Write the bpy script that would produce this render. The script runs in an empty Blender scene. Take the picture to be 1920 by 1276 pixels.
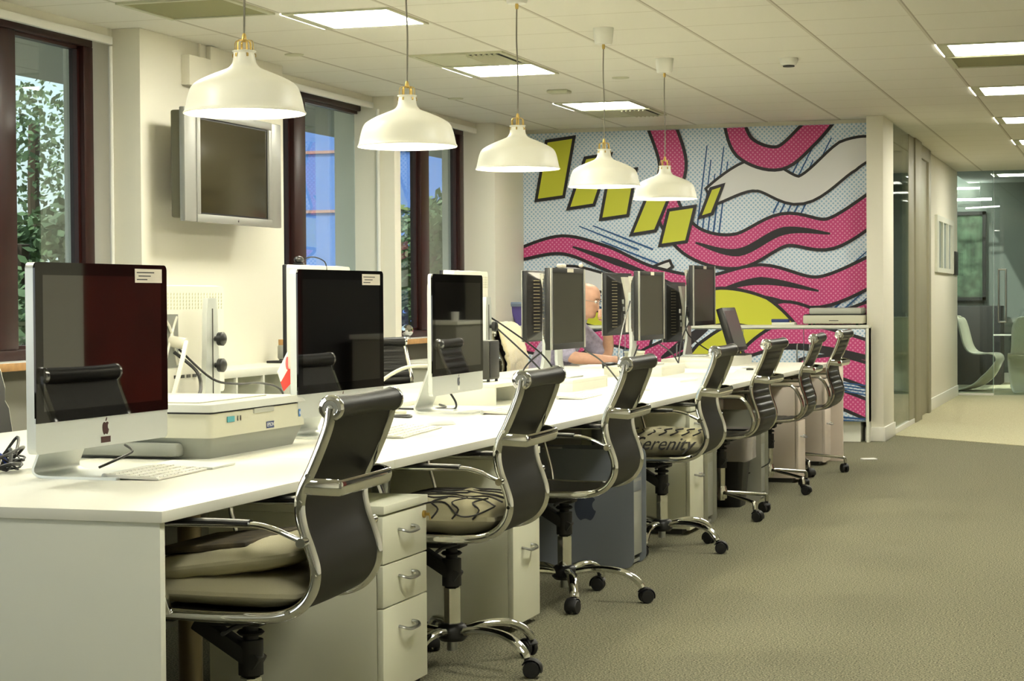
import bpy, bmesh, math, random
from mathutils import Vector, Matrix, Euler, noise
from mathutils.geometry import tessellate_polygon
random.seed(7)
PI = math.pi
sc = bpy.context.scene
COL = sc.collection

# ------------------------------------------------------------------ colours and materials
def lin(c):
    def f(v):
        v /= 255.0
        return v / 12.92 if v <= 0.04045 else ((v + 0.055) / 1.055) ** 2.4
    return (f(c[0]), f(c[1]), f(c[2]), 1.0)

MATS = {}
def mat(name, rgb, rough=0.5, metal=0.0, spec=0.5, bump=0.0, scale=60.0, var=0.0, coat=0.0, emit=None, estr=0.0, sheen=0.0):
    m = bpy.data.materials.new(name); m.use_nodes = True
    nt = m.node_tree; b = nt.nodes['Principled BSDF']
    c = lin(rgb)
    b.inputs['Base Color'].default_value = c
    b.inputs['Roughness'].default_value = rough
    b.inputs['Metallic'].default_value = metal
    b.inputs['Specular IOR Level'].default_value = spec
    b.inputs['Coat Weight'].default_value = coat
    b.inputs['Coat Roughness'].default_value = 0.03
    if sheen: b.inputs['Sheen Weight'].default_value = sheen
    if emit:
        b.inputs['Emission Color'].default_value = lin(emit)
        b.inputs['Emission Strength'].default_value = estr
    if bump or var:
        tc = nt.nodes.new('ShaderNodeTexCoord'); n = nt.nodes.new('ShaderNodeTexNoise')
        n.inputs['Scale'].default_value = scale; n.inputs['Detail'].default_value = 4
        nt.links.new(tc.outputs['Object'], n.inputs['Vector'])
        if var:
            r = nt.nodes.new('ShaderNodeValToRGB')
            r.color_ramp.elements[0].position = 0.3; r.color_ramp.elements[1].position = 0.7
            r.color_ramp.elements[0].color = tuple(x * (1 - var) for x in c[:3]) + (1,)
            r.color_ramp.elements[1].color = tuple(min(1, x * (1 + var)) for x in c[:3]) + (1,)
            nt.links.new(n.outputs['Fac'], r.inputs['Fac']); nt.links.new(r.outputs['Color'], b.inputs['Base Color'])
        if bump:
            bp = nt.nodes.new('ShaderNodeBump'); bp.inputs['Strength'].default_value = bump; bp.inputs['Distance'].default_value = 0.004
            nt.links.new(n.outputs['Fac'], bp.inputs['Height']); nt.links.new(bp.outputs['Normal'], b.inputs['Normal'])
    MATS[name] = m
    return m

def glass_mat(name, tint, ior=1.5, rough=0.0):
    m = bpy.data.materials.new(name); m.use_nodes = True
    nt = m.node_tree; nt.nodes.clear()
    o = nt.nodes.new('ShaderNodeOutputMaterial'); mx = nt.nodes.new('ShaderNodeMixShader')
    t = nt.nodes.new('ShaderNodeBsdfTransparent'); g = nt.nodes.new('ShaderNodeBsdfGlossy'); f = nt.nodes.new('ShaderNodeFresnel')
    t.inputs['Color'].default_value = lin(tint); g.inputs['Roughness'].default_value = rough
    gm = nt.nodes.new('ShaderNodeNewGeometry'); sw = nt.nodes.new('ShaderNodeMix')
    sw.inputs[2].default_value = ior; sw.inputs[3].default_value = 1.0 / ior
    nt.links.new(gm.outputs['Backfacing'], sw.inputs[0]); nt.links.new(sw.outputs[0], f.inputs['IOR'])
    nt.links.new(f.outputs[0], mx.inputs[0]); nt.links.new(t.outputs[0], mx.inputs[1]); nt.links.new(g.outputs[0], mx.inputs[2])
    nt.links.new(mx.outputs[0], o.inputs['Surface'])
    MATS[name] = m
    return m

W_WALL = mat('wall_paint', (233, 229, 212), 0.75, bump=0.04, scale=180)
W_DESK = mat('desk_white', (226, 225, 211), 0.42, var=0.01, scale=8)
W_LAM = mat('white_laminate', (226, 227, 212), 0.5)
W_CAB = mat('pedestal_cream', (226, 226, 204), 0.5)
PINKISH = mat('pedestal_pale', (228, 214, 200), 0.5)
PANEL_GREY = mat('modesty_grey', (150, 152, 140), 0.6)
CHROME = mat('chrome', (225, 225, 222), 0.06, 1.0)
CHROME_SOFT = mat('polished_aluminium', (200, 198, 188), 0.16, 1.0)
STEEL = mat('brushed_steel', (170, 172, 168), 0.35, 1.0)
ALU = mat('aluminium_shell', (214, 218, 214), 0.38, 0.55)
ALU_WHITE = mat('pale_shell', (226, 224, 212), 0.4, 0.1)
LEATHER = mat('black_leather', (22, 21, 19), 0.42, spec=0.32, bump=0.12, scale=260)
LEATHER_BACK = mat('dark_mesh_leather', (25, 24, 20), 0.45, spec=0.2, bump=0.1, scale=400, var=0.1)
BLACK = mat('black_plastic', (22, 22, 22), 0.4, bump=0.03, scale=200)
BLACK_M = mat('matt_black', (28, 28, 27), 0.6)
CHAR = mat('charcoal_plastic', (52, 52, 46), 0.5)
RUBBER = mat('caster_rubber', (20, 20, 21), 0.5)
SCREEN_GLOSS = mat('glossy_screen', (7, 6, 6), 0.03, spec=0.45)
LCD = mat('glossy_lcd', (6, 5, 4), 0.012, spec=0.8, coat=0.9)
VENT_DOT = mat('vent_dots', (124, 116, 92), 0.6)
SCREEN_MATT = mat('matt_screen', (62, 61, 52), 0.32, spec=0.4)
SCREEN_TV = mat('tv_screen', (60, 55, 38), 0.08, spec=0.7)
TV_SILVER = mat('tv_silver', (164, 164, 156), 0.4, 0.3)
TV_DARK = mat('tv_back', (110, 106, 84), 0.5)
MAHOG = mat('mahogany_frame', (46, 15, 11), 0.36, spec=0.4, var=0.12, scale=14)
OAK = mat('oak_edge', (190, 146, 92), 0.5, var=0.12, scale=25)
SILL = mat('sill_white', (236, 234, 224), 0.4)
SHADE = mat('lamp_enamel', (236, 234, 218), 0.42, coat=0.05)
SHADE_IN = mat('lamp_inside', (250, 249, 236), 0.5)
BRASS = mat('brass', (186, 158, 88), 0.34, 0.85)
CORD = mat('grey_fabric_cord', (128, 124, 110), 0.8, bump=0.4, scale=900)
BULB = mat('lit_bulb', (255, 250, 225), 0.5, emit=(255, 247, 220), estr=56)
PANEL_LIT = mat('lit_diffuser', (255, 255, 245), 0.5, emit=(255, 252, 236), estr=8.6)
REFLECT_GLOW = mat('reflection_glow', (255, 255, 245), 0.5, emit=(255, 252, 236), estr=1.0)  # weak glow imitating reflections: ceiling light edges, dim meeting room tube
VENT = mat('vent_metal', (200, 200, 172), 0.6)
VENT_OLIVE = mat('vent_olive', (150, 148, 104), 0.7, bump=0.2, scale=500)
DARKSLOT = mat('vent_slot', (52, 54, 44), 0.8)
WHITE_PL = mat('white_plastic', (238, 237, 228), 0.4)
PAPER = mat('paper', (245, 245, 238), 0.7)
BEIGE_MACHINE = mat('scanner_top', (204, 202, 180), 0.45)
GREY_MACHINE = mat('scanner_base', (150, 153, 143), 0.5)
SCAN_LID = mat('scanner_lid', (176, 178, 166), 0.45)
TEAL = mat('display_teal', (74, 158, 168), 0.3)
NAVY = mat('badge_navy', (38, 58, 112), 0.4)
INK = mat('printed_ink', (48, 46, 46), 0.6)
LOGO_DARK = mat('logo_dark', (60, 22, 24), 0.3)
LOGO_GREY = mat('logo_grey', (62, 68, 82), 0.4)
STICKER = mat('sticker', (216, 208, 192), 0.6)
CUSH = mat('cushion_canvas', (186, 180, 148), 0.85, bump=0.25, scale=700, var=0.06)
CUSH_DK = mat('cushion_pattern', (66, 58, 40), 0.85, var=0.6, scale=22)
RED = mat('flag_red', (214, 58, 52), 0.7)
FLAG_W = mat('flag_white', (240, 236, 226), 0.7)
BLUE_CABLE = mat('blue_cable', (34, 64, 160), 0.45)
WHITE_CABLE = mat('white_cable', (226, 222, 206), 0.5)
TOWER = mat('tower_side', (142, 148, 156), 0.34, 0.35, bump=0.02, scale=500)  # bluish base colour paints in the blue reflected by the first tower
TOWER_FR = mat('tower_front', (186, 188, 180), 0.4, 0.4, bump=0.15, scale=900)
SKIN = mat('skin', (206, 160, 134), 0.55, var=0.05, scale=30)
HAIR = mat('short_grey_hair', (120, 96, 78), 0.9)
SHIRT = mat('checked_shirt', (168, 162, 184), 0.85, var=0.22, scale=38)
TROUSER = mat('dark_trousers', (40, 44, 58), 0.9)
EYE_W = mat('eye_white', (235, 232, 226), 0.3)
EYE_D = mat('eye_dark', (50, 36, 30), 0.2)
LIP = mat('lips', (196, 116, 100), 0.5)
FLEECE = mat('sheepskin', (240, 226, 180), 0.95, bump=1.0, scale=90, var=0.08, sheen=0.5)
PURPLE = mat('purple_tub', (104, 92, 168), 0.45)
TUBLID = mat('blue_grey_lid', (132, 148, 172), 0.45)
GREY_FRAME = mat('grey_door_frame', (158, 154, 130), 0.45)
PANTON = mat('white_moulded_plastic', (232, 228, 208), 0.25, coat=0.3)
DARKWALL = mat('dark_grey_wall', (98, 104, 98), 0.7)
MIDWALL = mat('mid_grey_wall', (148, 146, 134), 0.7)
MAROON = mat('maroon_panel', (116, 26, 14), 0.6, var=0.25, scale=2.5)
DARKSHELF = mat('dark_joinery', (34, 32, 32), 0.6)
FACADE = mat('blue_facade', (104, 138, 206), 0.6, var=0.03, scale=3)
ORANGE = mat('orange_band', (196, 142, 130), 0.6)
SOFFIT = mat('soffit_grey', (120, 124, 118), 0.8)
LEAF = mat('leaves', (92, 112, 70), 0.6, var=0.5, scale=1.7)
BARK = mat('bark', (84, 68, 52), 0.9)
GROUND = mat('outdoor_ground', (150, 150, 140), 0.9)
CYAN_GLASS = glass_mat('window_glass', (212, 222, 222), 2.3)
PART_GLASS = glass_mat('partition_glass', (224, 233, 229), 1.5)
EDGE_GLASS = mat('glass_edge', (150, 180, 170), 0.15)
CLEAR_BAG = mat('clear_bag', (214, 206, 202), 0.22, spec=0.6)
CLEAR_BAG.node_tree.nodes['Principled BSDF'].inputs['Alpha'].default_value = 0.55
P_PINK = None

def dotted(name, base, dot, pitch=0.028, r=0.36):
    m = bpy.data.materials.new(name); m.use_nodes = True
    nt = m.node_tree; b = nt.nodes['Principled BSDF']; b.inputs['Roughness'].default_value = 0.55
    tc = nt.nodes.new('ShaderNodeTexCoord'); sp = nt.nodes.new('ShaderNodeSeparateXYZ'); nt.links.new(tc.outputs['Object'], sp.inputs[0])
    def M(op, a, b_=None):
        n = nt.nodes.new('ShaderNodeMath'); n.operation = op
        for i, v in enumerate((a, b_)):
            if v is None: continue
            if isinstance(v, (int, float)): n.inputs[i].default_value = v
            else: nt.links.new(v, n.inputs[i])
        return n.outputs[0]
    x = M('ADD', sp.outputs['X'], sp.outputs['Z']); z = M('SUBTRACT', sp.outputs['Z'], sp.outputs['X'])
    fx = M('SUBTRACT', M('FRACT', M('MULTIPLY', x, 0.7071 / pitch)), 0.5); fz = M('SUBTRACT', M('FRACT', M('MULTIPLY', z, 0.7071 / pitch)), 0.5)
    d = M('SQRT', M('ADD', M('MULTIPLY', fx, fx), M('MULTIPLY', fz, fz)))
    k = M('LESS_THAN', d, r)
    mx = nt.nodes.new('ShaderNodeMix'); mx.data_type = 'RGBA'
    nt.links.new(k, mx.inputs[0]); mx.inputs[6].default_value = lin(base); mx.inputs[7].default_value = lin(dot)
    nt.links.new(mx.outputs[2], b.inputs['Base Color'])
    return m
D_BLUE = dotted('print_pale_blue_dots', (224, 231, 240), (160, 192, 218), r=0.32)
D_PINK = dotted('print_pink_dots', (198, 66, 126), (220, 136, 172), r=0.26)
P_YEL = mat('print_yellow', (206, 208, 58), 0.55)
P_BLK = mat('print_black', (34, 30, 34), 0.55)
P_WHT = mat('print_white', (226, 226, 226), 0.55)
P_NAV = mat('print_navy', (36, 84, 138), 0.55)
PRINT = [D_BLUE, D_PINK, P_YEL, P_BLK, P_WHT, P_NAV]

# ------------------------------------------------------------------ mesh helpers
def cr(pts, n=8, closed=False):
    """Catmull-Rom through the points."""
    P = [Vector(p) for p in pts]; out = []
    m = len(P)
    rng = range(m) if closed else range(m - 1)
    for i in rng:
        if closed: a, b, c, d = P[(i - 1) % m], P[i], P[(i + 1) % m], P[(i + 2) % m]
        else: a, b, c, d = P[max(i - 1, 0)], P[i], P[i + 1], P[min(i + 2, m - 1)]
        for k in range(n):
            t = k / n
            out.append(0.5 * ((2 * b) + (c - a) * t + (2 * a - 5 * b + 4 * c - d) * t * t + (3 * b - a - 3 * c + d) * t ** 3))
    if not closed: out.append(P[-1])
    return out

class MB:
    def __init__(s): s.bm = bmesh.new(); s.mi = 0
    def _faces(s, fs):
        for f in fs: f.material_index = s.mi
    def box(s, c, size, rz=0.0, bev=0.0, rot=None, seg=2):
        g = bmesh.ops.create_cube(s.bm, size=1.0); vs = g['verts']
        R = rot.to_matrix().to_4x4() if rot else Matrix.Rotation(rz, 4, 'Z')
        bmesh.ops.scale(s.bm, vec=size, verts=vs)
        fs = set(f for v in vs for f in v.link_faces)
        if bev:
            es = set(e for v in vs for e in v.link_edges)
            r = bmesh.ops.bevel(s.bm, geom=list(es), offset=bev, segments=seg, affect='EDGES', profile=0.5)
            vs = list(set(v for v in vs if v.is_valid) | set(r['verts']))
            fs = set(f for v in vs for f in v.link_faces)
        bmesh.ops.transform(s.bm, matrix=Matrix.Translation(c) @ R, verts=vs)
        s._faces(fs); return s
    def b2(s, lo, hi, bev=0.0):
        lo = Vector(lo); hi = Vector(hi); return s.box((lo + hi) / 2, hi - lo, bev=bev)
    def ring(s, pts): return [s.bm.verts.new(p) for p in pts]
    def loft(s, rings, closed=True, cap=True):
        R = [s.ring(r) for r in rings]; fs = []
        n = len(R[0])
        for a, b in zip(R, R[1:]):
            for i in range(n if closed else n - 1):
                j = (i + 1) % n
                fs.append(s.bm.faces.new((a[i], a[j], b[j], b[i])))
        if cap and closed:
            fs.append(s.bm.faces.new(R[0][::-1])); fs.append(s.bm.faces.new(R[-1]))
        s._faces(fs); return s
    def tube(s, pts, r, seg=8, r2=None, ref=None, cap=True, radii=None):
        P = [Vector(p) for p in pts]; n = len(P); rings = []
        T = [(P[min(i + 1, n - 1)] - P[max(i - 1, 0)]).normalized() for i in range(n)]
        u = Vector(ref) if ref else (Vector((0, 0, 1)) if abs(T[0].z) < 0.9 else Vector((1, 0, 0)))
        for i in range(n):
            u = (u - T[i] * u.dot(T[i])); u.normalize(); v = T[i].cross(u)
            k = radii[i] if radii else 1.0
            ra = r * k; rb = (r2 if r2 else r) * k
            rings.append([P[i] + u * (math.cos(2 * PI * j / seg) * ra) + v * (math.sin(2 * PI * j / seg) * rb) for j in range(seg)])
        return s.loft(rings, cap=cap)
    def cyl(s, p0, p1, r, r1=None, seg=20):
        p0 = Vector(p0); p1 = Vector(p1)
        return s.tube([p0, p1], 1.0, seg, radii=[r, r if r1 is None else r1])
    def lathe(s, prof, c=(0, 0, 0), seg=32, cap=False, axis='Z'):
        c = Vector(c); rings = []
        for r, h in prof:
            ring = []
            for j in range(seg):
                a = 2 * PI * j / seg; x, y = math.cos(a) * max(r, 1e-5), math.sin(a) * max(r, 1e-5)
                ring.append(c + (Vector((x, y, h)) if axis == 'Z' else Vector((x, h, -y)) if axis == 'Y' else Vector((h, x, y))))
            rings.append(ring)
        return s.loft(rings, cap=cap)
    def sphere(s, c, r, sc_=(1, 1, 1), u=20, v=12, rot=None):
        g = bmesh.ops.create_uvsphere(s.bm, u_segments=u, v_segments=v, radius=r); vs = g['verts']
        M4 = Matrix.Translation(c) @ (rot.to_matrix().to_4x4() if rot else Matrix.Identity(4)) @ Matrix.Diagonal((*sc_, 1))
        bmesh.ops.transform(s.bm, matrix=M4, verts=vs)
        s._faces(set(f for w in vs for f in w.link_faces)); return s
    def prism(s, poly, ext):
        """poly: closed list of 3D points in a plane; ext: extrusion vector."""
        P = [Vector(p) for p in poly]; e = Vector(ext); n = len(P)
        a = s.ring(P); b = s.ring([p + e for p in P]); fs = []
        for t in tessellate_polygon([P]):
            fs.append(s.bm.faces.new([a[i] for i in t])); fs.append(s.bm.faces.new([b[i] for i in t][::-1]))
        for i in range(n):
            j = (i + 1) % n; fs.append(s.bm.faces.new((a[i], b[i], b[j], a[j])))
        s._faces(fs); return s
    def flat(s, poly):
        P = [Vector(p) for p in poly]; a = s.ring(P)
        fs = []
        for t in tessellate_polygon([P]):
            try: fs.append(s.bm.faces.new([a[i] for i in t]))
            except ValueError: pass
        s._faces(fs); return s
    def xf(s, M4): bmesh.ops.transform(s.bm, matrix=M4, verts=s.bm.verts[:]); return s
    def build(s, name, m, parent=None, smooth=True, ang=40, loc=None, rz=None, recalc=True):
        if recalc: bmesh.ops.recalc_face_normals(s.bm, faces=s.bm.faces[:])
        me = bpy.data.meshes.new(name); s.bm.to_mesh(me); s.bm.free()
        for x in (m if isinstance(m, (list, tuple)) else [m]): me.materials.append(x)
        if smooth:
            me.polygons.foreach_set('use_smooth', [True] * len(me.polygons))
            me.set_sharp_from_angle(angle=math.radians(ang))
        o = bpy.data.objects.new(name, me); COL.objects.link(o)
        if parent: o.parent = parent
        if loc is not None: o.location = loc
        if rz is not None: o.rotation_euler = (0, 0, rz)
        return o

def tag(o, label=None, cat=None, group=None, kind=None):
    if label: o['label'] = label
    if cat: o['category'] = cat
    if group: o['group'] = group
    if kind: o['kind'] = kind
    return o
def thing(name, label, cat, loc=(0, 0, 0), rz=0.0, group=None):
    o = bpy.data.objects.new(name, None); COL.objects.link(o)
    o.empty_display_size = 0.1
    o.location = loc; o.rotation_euler = (0, 0, rz)
    return tag(o, label, cat, group)
def struct(o, label=None): return tag(o, label, kind='structure')
def copy_tree(o, parent=None):
    c = o.copy(); COL.objects.link(c)
    if parent: c.parent = parent
    for ch in list(o.children): copy_tree(ch, c)
    return c
def place(o, loc, rz, label):
    o.location = loc; o.rotation_euler = (0, 0, rz); o['label'] = label; return o

_TXT = {}
def text_obj(s, size, m, name, parent, loc, rot, extrude=0.0004, align='CENTER', shear=0.0):
    cu = bpy.data.curves.new('lettering', 'FONT'); cu.body = s; cu.size = size; cu.extrude = extrude; cu.shear = shear
    cu.align_x = align; cu.align_y = 'CENTER'
    tmp = bpy.data.objects.new('lettering_tmp', cu); COL.objects.link(tmp)
    dg = bpy.context.evaluated_depsgraph_get(); dg.update()
    me = bpy.data.meshes.new_from_object(tmp.evaluated_get(dg))
    bpy.data.objects.remove(tmp); bpy.data.curves.remove(cu)
    me.materials.clear(); me.materials.append(m); me.name = name
    o = bpy.data.objects.new(name, me); COL.objects.link(o)
    if parent: o.parent = parent
    o.location = loc; o.rotation_euler = rot
    return o

# ------------------------------------------------------------------ camera
f_px, th, ph, roll = 3643.4, 0.310781, 0.021503, -0.006514
HC = 1.22
F = Vector((-math.sin(th) * math.cos(ph), math.cos(th) * math.cos(ph), -math.sin(ph)))
R0 = Vector((math.cos(th), math.sin(th), 0)); U0 = R0.cross(F)
Rv = R0 * math.cos(roll) + U0 * math.sin(roll); Uv = U0 * math.cos(roll) - R0 * math.sin(roll)
cam = bpy.data.cameras.new('camera'); co = bpy.data.objects.new('camera', cam); COL.objects.link(co)
cam.sensor_width = 36.0; cam.sensor_fit = 'HORIZONTAL'; cam.lens = 36.0 * f_px / 1920.0
cam.clip_start = 0.05; cam.clip_end = 200
co.matrix_world = Matrix(((Rv.x, Uv.x, -F.x, 0), (Rv.y, Uv.y, -F.y, 0), (Rv.z, Uv.z, -F.z, HC), (0, 0, 0, 1)))
sc.camera = co

# ------------------------------------------------------------------ setting
CEIL = 2.736
def carpet(name, c1, c2):
    m = bpy.data.materials.new(name); m.use_nodes = True
    nt = m.node_tree; b = nt.nodes['Principled BSDF']; b.inputs['Roughness'].default_value = 0.95; b.inputs['Specular IOR Level'].default_value = 0.1
    tc = nt.nodes.new('ShaderNodeTexCoord')
    n1 = nt.nodes.new('ShaderNodeTexNoise'); n1.inputs['Scale'].default_value = 150; n1.inputs['Detail'].default_value = 3
    n2 = nt.nodes.new('ShaderNodeTexNoise'); n2.inputs['Scale'].default_value = 420; n2.inputs['Detail'].default_value = 2
    for n in (n1, n2): nt.links.new(tc.outputs['Object'], n.inputs['Vector'])
    add = nt.nodes.new('ShaderNodeMath'); add.operation = 'MULTIPLY_ADD'; nt.links.new(n2.outputs['Fac'], add.inputs[0]); add.inputs[1].default_value = 0.6; nt.links.new(n1.outputs['Fac'], add.inputs[2])
    r = nt.nodes.new('ShaderNodeValToRGB'); r.color_ramp.elements[0].position = 0.69; r.color_ramp.elements[1].position = 0.91
    r.color_ramp.elements[0].color = lin(c1); r.color_ramp.elements[1].color = lin(c2)
    nt.links.new(add.outputs[0], r.inputs['Fac']); nt.links.new(r.outputs['Color'], b.inputs['Base Color'])
    bp = nt.nodes.new('ShaderNodeBump'); bp.inputs['Strength'].default_value = 0.6; bp.inputs['Distance'].default_value = 0.006
    nt.links.new(n1.outputs['Fac'], bp.inputs['Height']); nt.links.new(bp.outputs['Normal'], b.inputs['Normal'])
    return m
CARPET = carpet('grey_green_carpet', (76, 75, 60), (150, 147, 122))
CARPET2 = carpet('beige_carpet', (168, 162, 132), (204, 198, 166))
struct(MB().b2((-5.75, -4, -0.1), (2.2, 30, 0)).build('floor', CARPET))
m = MB(); m.prism([(-2.02, 17.22, 0.0005), (2.2, 13.58, 0.0005), (2.2, 29.9, 0.0005), (-2.14, 29.9, 0.0005), (-2.14, 17.33, 0.0005)], (0, 0, 0.004))
struct(m.build('floor_corridor', CARPET2))

def ceiling_mat():
    m = bpy.data.materials.new('ceiling_tiles'); m.use_nodes = True
    nt = m.node_tree; b = nt.nodes['Principled BSDF']; b.inputs['Roughness'].default_value = 0.85
    tc = nt.nodes.new('ShaderNodeTexCoord'); sp = nt.nodes.new('ShaderNodeSeparateXYZ'); nt.links.new(tc.outputs['Object'], sp.inputs[0])
    def M(op, a, b_=None):
        n = nt.nodes.new('ShaderNodeMath'); n.operation = op
        for i, v in enumerate((a, b_)):
            if v is None: continue
            if isinstance(v, (int, float)): n.inputs[i].default_value = v
            else: nt.links.new(v, n.inputs[i])
        return n.outputs[0]
    def line(axis, off, w):
        d = M('ABSOLUTE', M('SUBTRACT', M('FRACT', M('DIVIDE', M('SUBTRACT', sp.outputs[axis], off - 100 * 0.6315 ), 0.6315)), 0.5))
        return M('GREATER_THAN', d, 0.5 - w / 0.6315 / 2)
    # lines lie where the fraction is 0
    lx = line('X', -1.157, 0.024); ly = line('Y', 9.43, 0.014)
    lx_shade = line('X', -1.157 + 0.008, 0.010)  # thin shadow beside the lengthwise grid lines, painted as a darker line
    n = nt.nodes.new('ShaderNodeTexNoise'); n.inputs['Scale'].default_value = 260; nt.links.new(tc.outputs['Object'], n.inputs['Vector'])
    mx = nt.nodes.new('ShaderNodeMix'); mx.data_type = 'RGBA'; nt.links.new(M('MAXIMUM', lx, ly), mx.inputs[0])
    mx.inputs[6].default_value = lin((228, 225, 212)); mx.inputs[7].default_value = lin((206, 201, 184))
    m2 = nt.nodes.new('ShaderNodeMix'); m2.data_type = 'RGBA'; nt.links.new(lx_shade, m2.inputs[0]); nt.links.new(mx.outputs[2], m2.inputs[6]); m2.inputs[7].default_value = lin((172, 164, 146))
    nt.links.new(m2.outputs[2], b.inputs['Base Color'])
    bp = nt.nodes.new('ShaderNodeBump'); bp.inputs['Strength'].default_value = 0.15; bp.inputs['Distance'].default_value = 0.002
    nt.links.new(n.outputs['Fac'], bp.inputs['Height']); nt.links.new(bp.outputs['Normal'], b.inputs['Normal'])
    return m
struct(MB().b2((-5.46, -4, CEIL), (2.2, 24.3, CEIL + 0.1)).build('ceiling', ceiling_mat()))
# left wall: piers, spandrel, bulkhead
WX = -5.265; WF = -5.53
def pier(name, y0, y1): struct(MB().b2((-5.75, y0, 0), (WX, y1, CEIL), bev=0.004).build(name, W_WALL))
pier('wall_left', 9.67, 11.57); pier('wall_left', 13.555, 13.68); pier('wall_left', 15.935, 17.0); pier('wall_left', 4.0, 6.2)
struct(MB().b2((-5.75, -4, 0), (-5.5, 17, 0.885)).build('wall_left', MIDWALL))
struct(MB().b2((-5.75, -4, 2.69), (-5.44, 17, CEIL + 0.1)).build('trim_1', W_WALL))
for y0, y1 in ((6.2, 9.67), (11.57, 13.555), (13.68, 15.935)):
    o = struct(MB().b2((-5.56, y0, 0.885), (-5.36, y1, 0.915), bev=0.004).build('trim_2', SILL))
    struct(MB().b2((-5.362, y0, 0.872), (-5.352, y1, 0.913), bev=0.003).build('trim_3', OAK))
    # blind head rail
    r = MB().b2((-5.445, y0 - 0.01, 2.645), (-5.415, y1 - 0.03, 2.688), bev=0.004)
    tag(r.build('blind_rail', WHITE_PL), {6.2: 'white blind head rail above the leftmost window', 11.57: 'white blind head rail above the window behind the wall television',
        13.68: 'white blind head rail above the window nearest the mural'}[y0], 'blind rail')
WINS = [(6.2, 9.67, [8.63]), (11.57, 13.555, [12.32]), (13.68, 15.935, [14.81])]
for i, (y0, y1, mul) in enumerate(WINS):
    e = bpy.data.objects.new('window_%d' % (i + 1), None); COL.objects.link(e); e['kind'] = 'structure'; e.location = (WF, y0, 0.915)
    L = y1 - y0 - (0.002 if i == 1 else 0.05); H = 2.69 - 0.915
    fr = MB()
    D = 0.09
    fr.b2((-D, 0, 0), (0, L, 0.055), bev=0.006); fr.b2((-D, 0, H - 0.06), (0, L, H), bev=0.006)
    fr.b2((-D, 0, 0.055), (0, 0.09, H - 0.06), bev=0.006); jw = 0.0 if i == 1 else .10
    if jw: fr.b2((-D, L - jw, 0.055), (0, L, H - 0.06), bev=0.003)
    for my in mul: fr.b2((-D, my - y0, 0.055), (0.006, my - y0 + 0.20, H - 0.06), bev=0.012)
    # inner sash step
    edges = [0.09] + [v for my in mul for v in (my - y0, my - y0 + 0.20)] + [L - jw]
    for a, b in zip(edges[::2], edges[1::2]):
        fr.b2((-D + 0.01, a, 0.055), (-0.03, a + 0.022, H - 0.06)); (fr.b2((-D + 0.01, b - 0.022, 0.055), (-0.03, b, H - 0.06)) if b < L - .001 else None)
        fr.b2((-D + 0.01, a, 0.055), (-0.03, b, 0.075)); fr.b2((-D + 0.01, a, H - 0.08), (-0.03, b, H - 0.06))
        g = MB().b2((-0.06, a + 0.02, 0.075), (-0.055, b - (0.02 if b < L - .001 else 0.0), H - 0.08)); g.build('window_glass', CYAN_GLASS, e, smooth=False)
    fr.build('window_frame', MAHOG, e)
# vertical pipes on the near faces of two piers
for nm, x, y, r, lab in (('riser_pipe', -5.44, 9.655, 0.012, 'thin white vertical pipe beside the leftmost window frame'),
                         ('riser_pipe', -5.39, 13.54, 0.014, 'thin pale vertical pipe on the narrow pier between two windows')):
    tag(MB().cyl((x, y, 0.93), (x, y, 2.64), r, seg=10).build(nm, WHITE_PL), lab, 'pipe')
# back wall with mural, end wall return
struct(MB().b2((-5.75, 16.77, 0), (-2.10, 16.95, CEIL), bev=0.003).build('wall_back', W_WALL))
struct(MB().b2((-2.16, 16.50, 0), (-2.02, 17.22, CEIL), bev=0.004).build('wall_pillar', W_WALL))
struct(MB().b2((-2.175, 16.488, 0), (-2.005, 17.23, 0.12), bev=0.004).build('baseboard_pillar', SILL))
# corridor side: glazed panel, door frame, wall
e = bpy.data.objects.new('window_4', None); COL.objects.link(e); e['kind'] = 'structure'; e.location = (-2.03, 17.22, 0)
MB().b2((-0.012, 0, 0.05), (0, 1.66, CEIL)).build('window_glass', PART_GLASS, e, smooth=False)
MB().b2((-0.03, 0, 0), (0.012, 1.68, 0.05), bev=0.003).build('window_rail', SILL, e)
MB().b2((-0.06, 1.28, 0), (0.004, 1.72, CEIL), bev=0.004).build('window_post', GREY_FRAME, e)
e = bpy.data.objects.new('door_1', None); COL.objects.link(e); e['kind'] = 'structure'; e.location = (-2.02, 18.95, 0)
MB().b2((-0.12, 0, 0), (0.01, 0.55, CEIL), bev=0.006).build('door_frame', GREY_FRAME, e)
MB().b2((-0.12, 1.55, 0), (-0.02, 1.75, CEIL), bev=0.006).build('door_frame', GREY_FRAME, e)
MB().b2((-0.12, 0.55, 2.6), (-0.02, 1.55, CEIL), bev=0.004).build('door_head', GREY_FRAME, e)
MB().b2((-0.085, 0.55, 0.01), (-0.045, 1.55, 2.6), bev=0.003).build('door_leaf', GREY_FRAME, e)
struct(MB().b2((-2.24, 20.70, 0), (-2.08, 24.3, CEIL), bev=0.003).build('wall_corridor', W_WALL))
struct(MB().b2((-2.09, 20.71, 0), (-2.065, 24.25, 0.13), bev=0.003).build('baseboard_corridor', SILL))
# side room behind the mural wall
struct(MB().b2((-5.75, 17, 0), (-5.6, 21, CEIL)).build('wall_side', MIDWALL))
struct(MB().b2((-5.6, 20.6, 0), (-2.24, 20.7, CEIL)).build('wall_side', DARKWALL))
for i, (y, z, h) in enumerate(((17.9, 1.2, .9), (18.5, 1.0, 1.3), (19.2, 1.35, .7), (19.8, 0.9, .55))):
    b = MB().b2((-5.595, y, z), (-5.575, y + 0.42, z + h), bev=0.004)
    tag(b.build('pinboard', PAPER), 'pale board on the wall of the side room, %s behind the glass strip' % ('first', 'second', 'third', 'fourth')[i], 'board')
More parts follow.
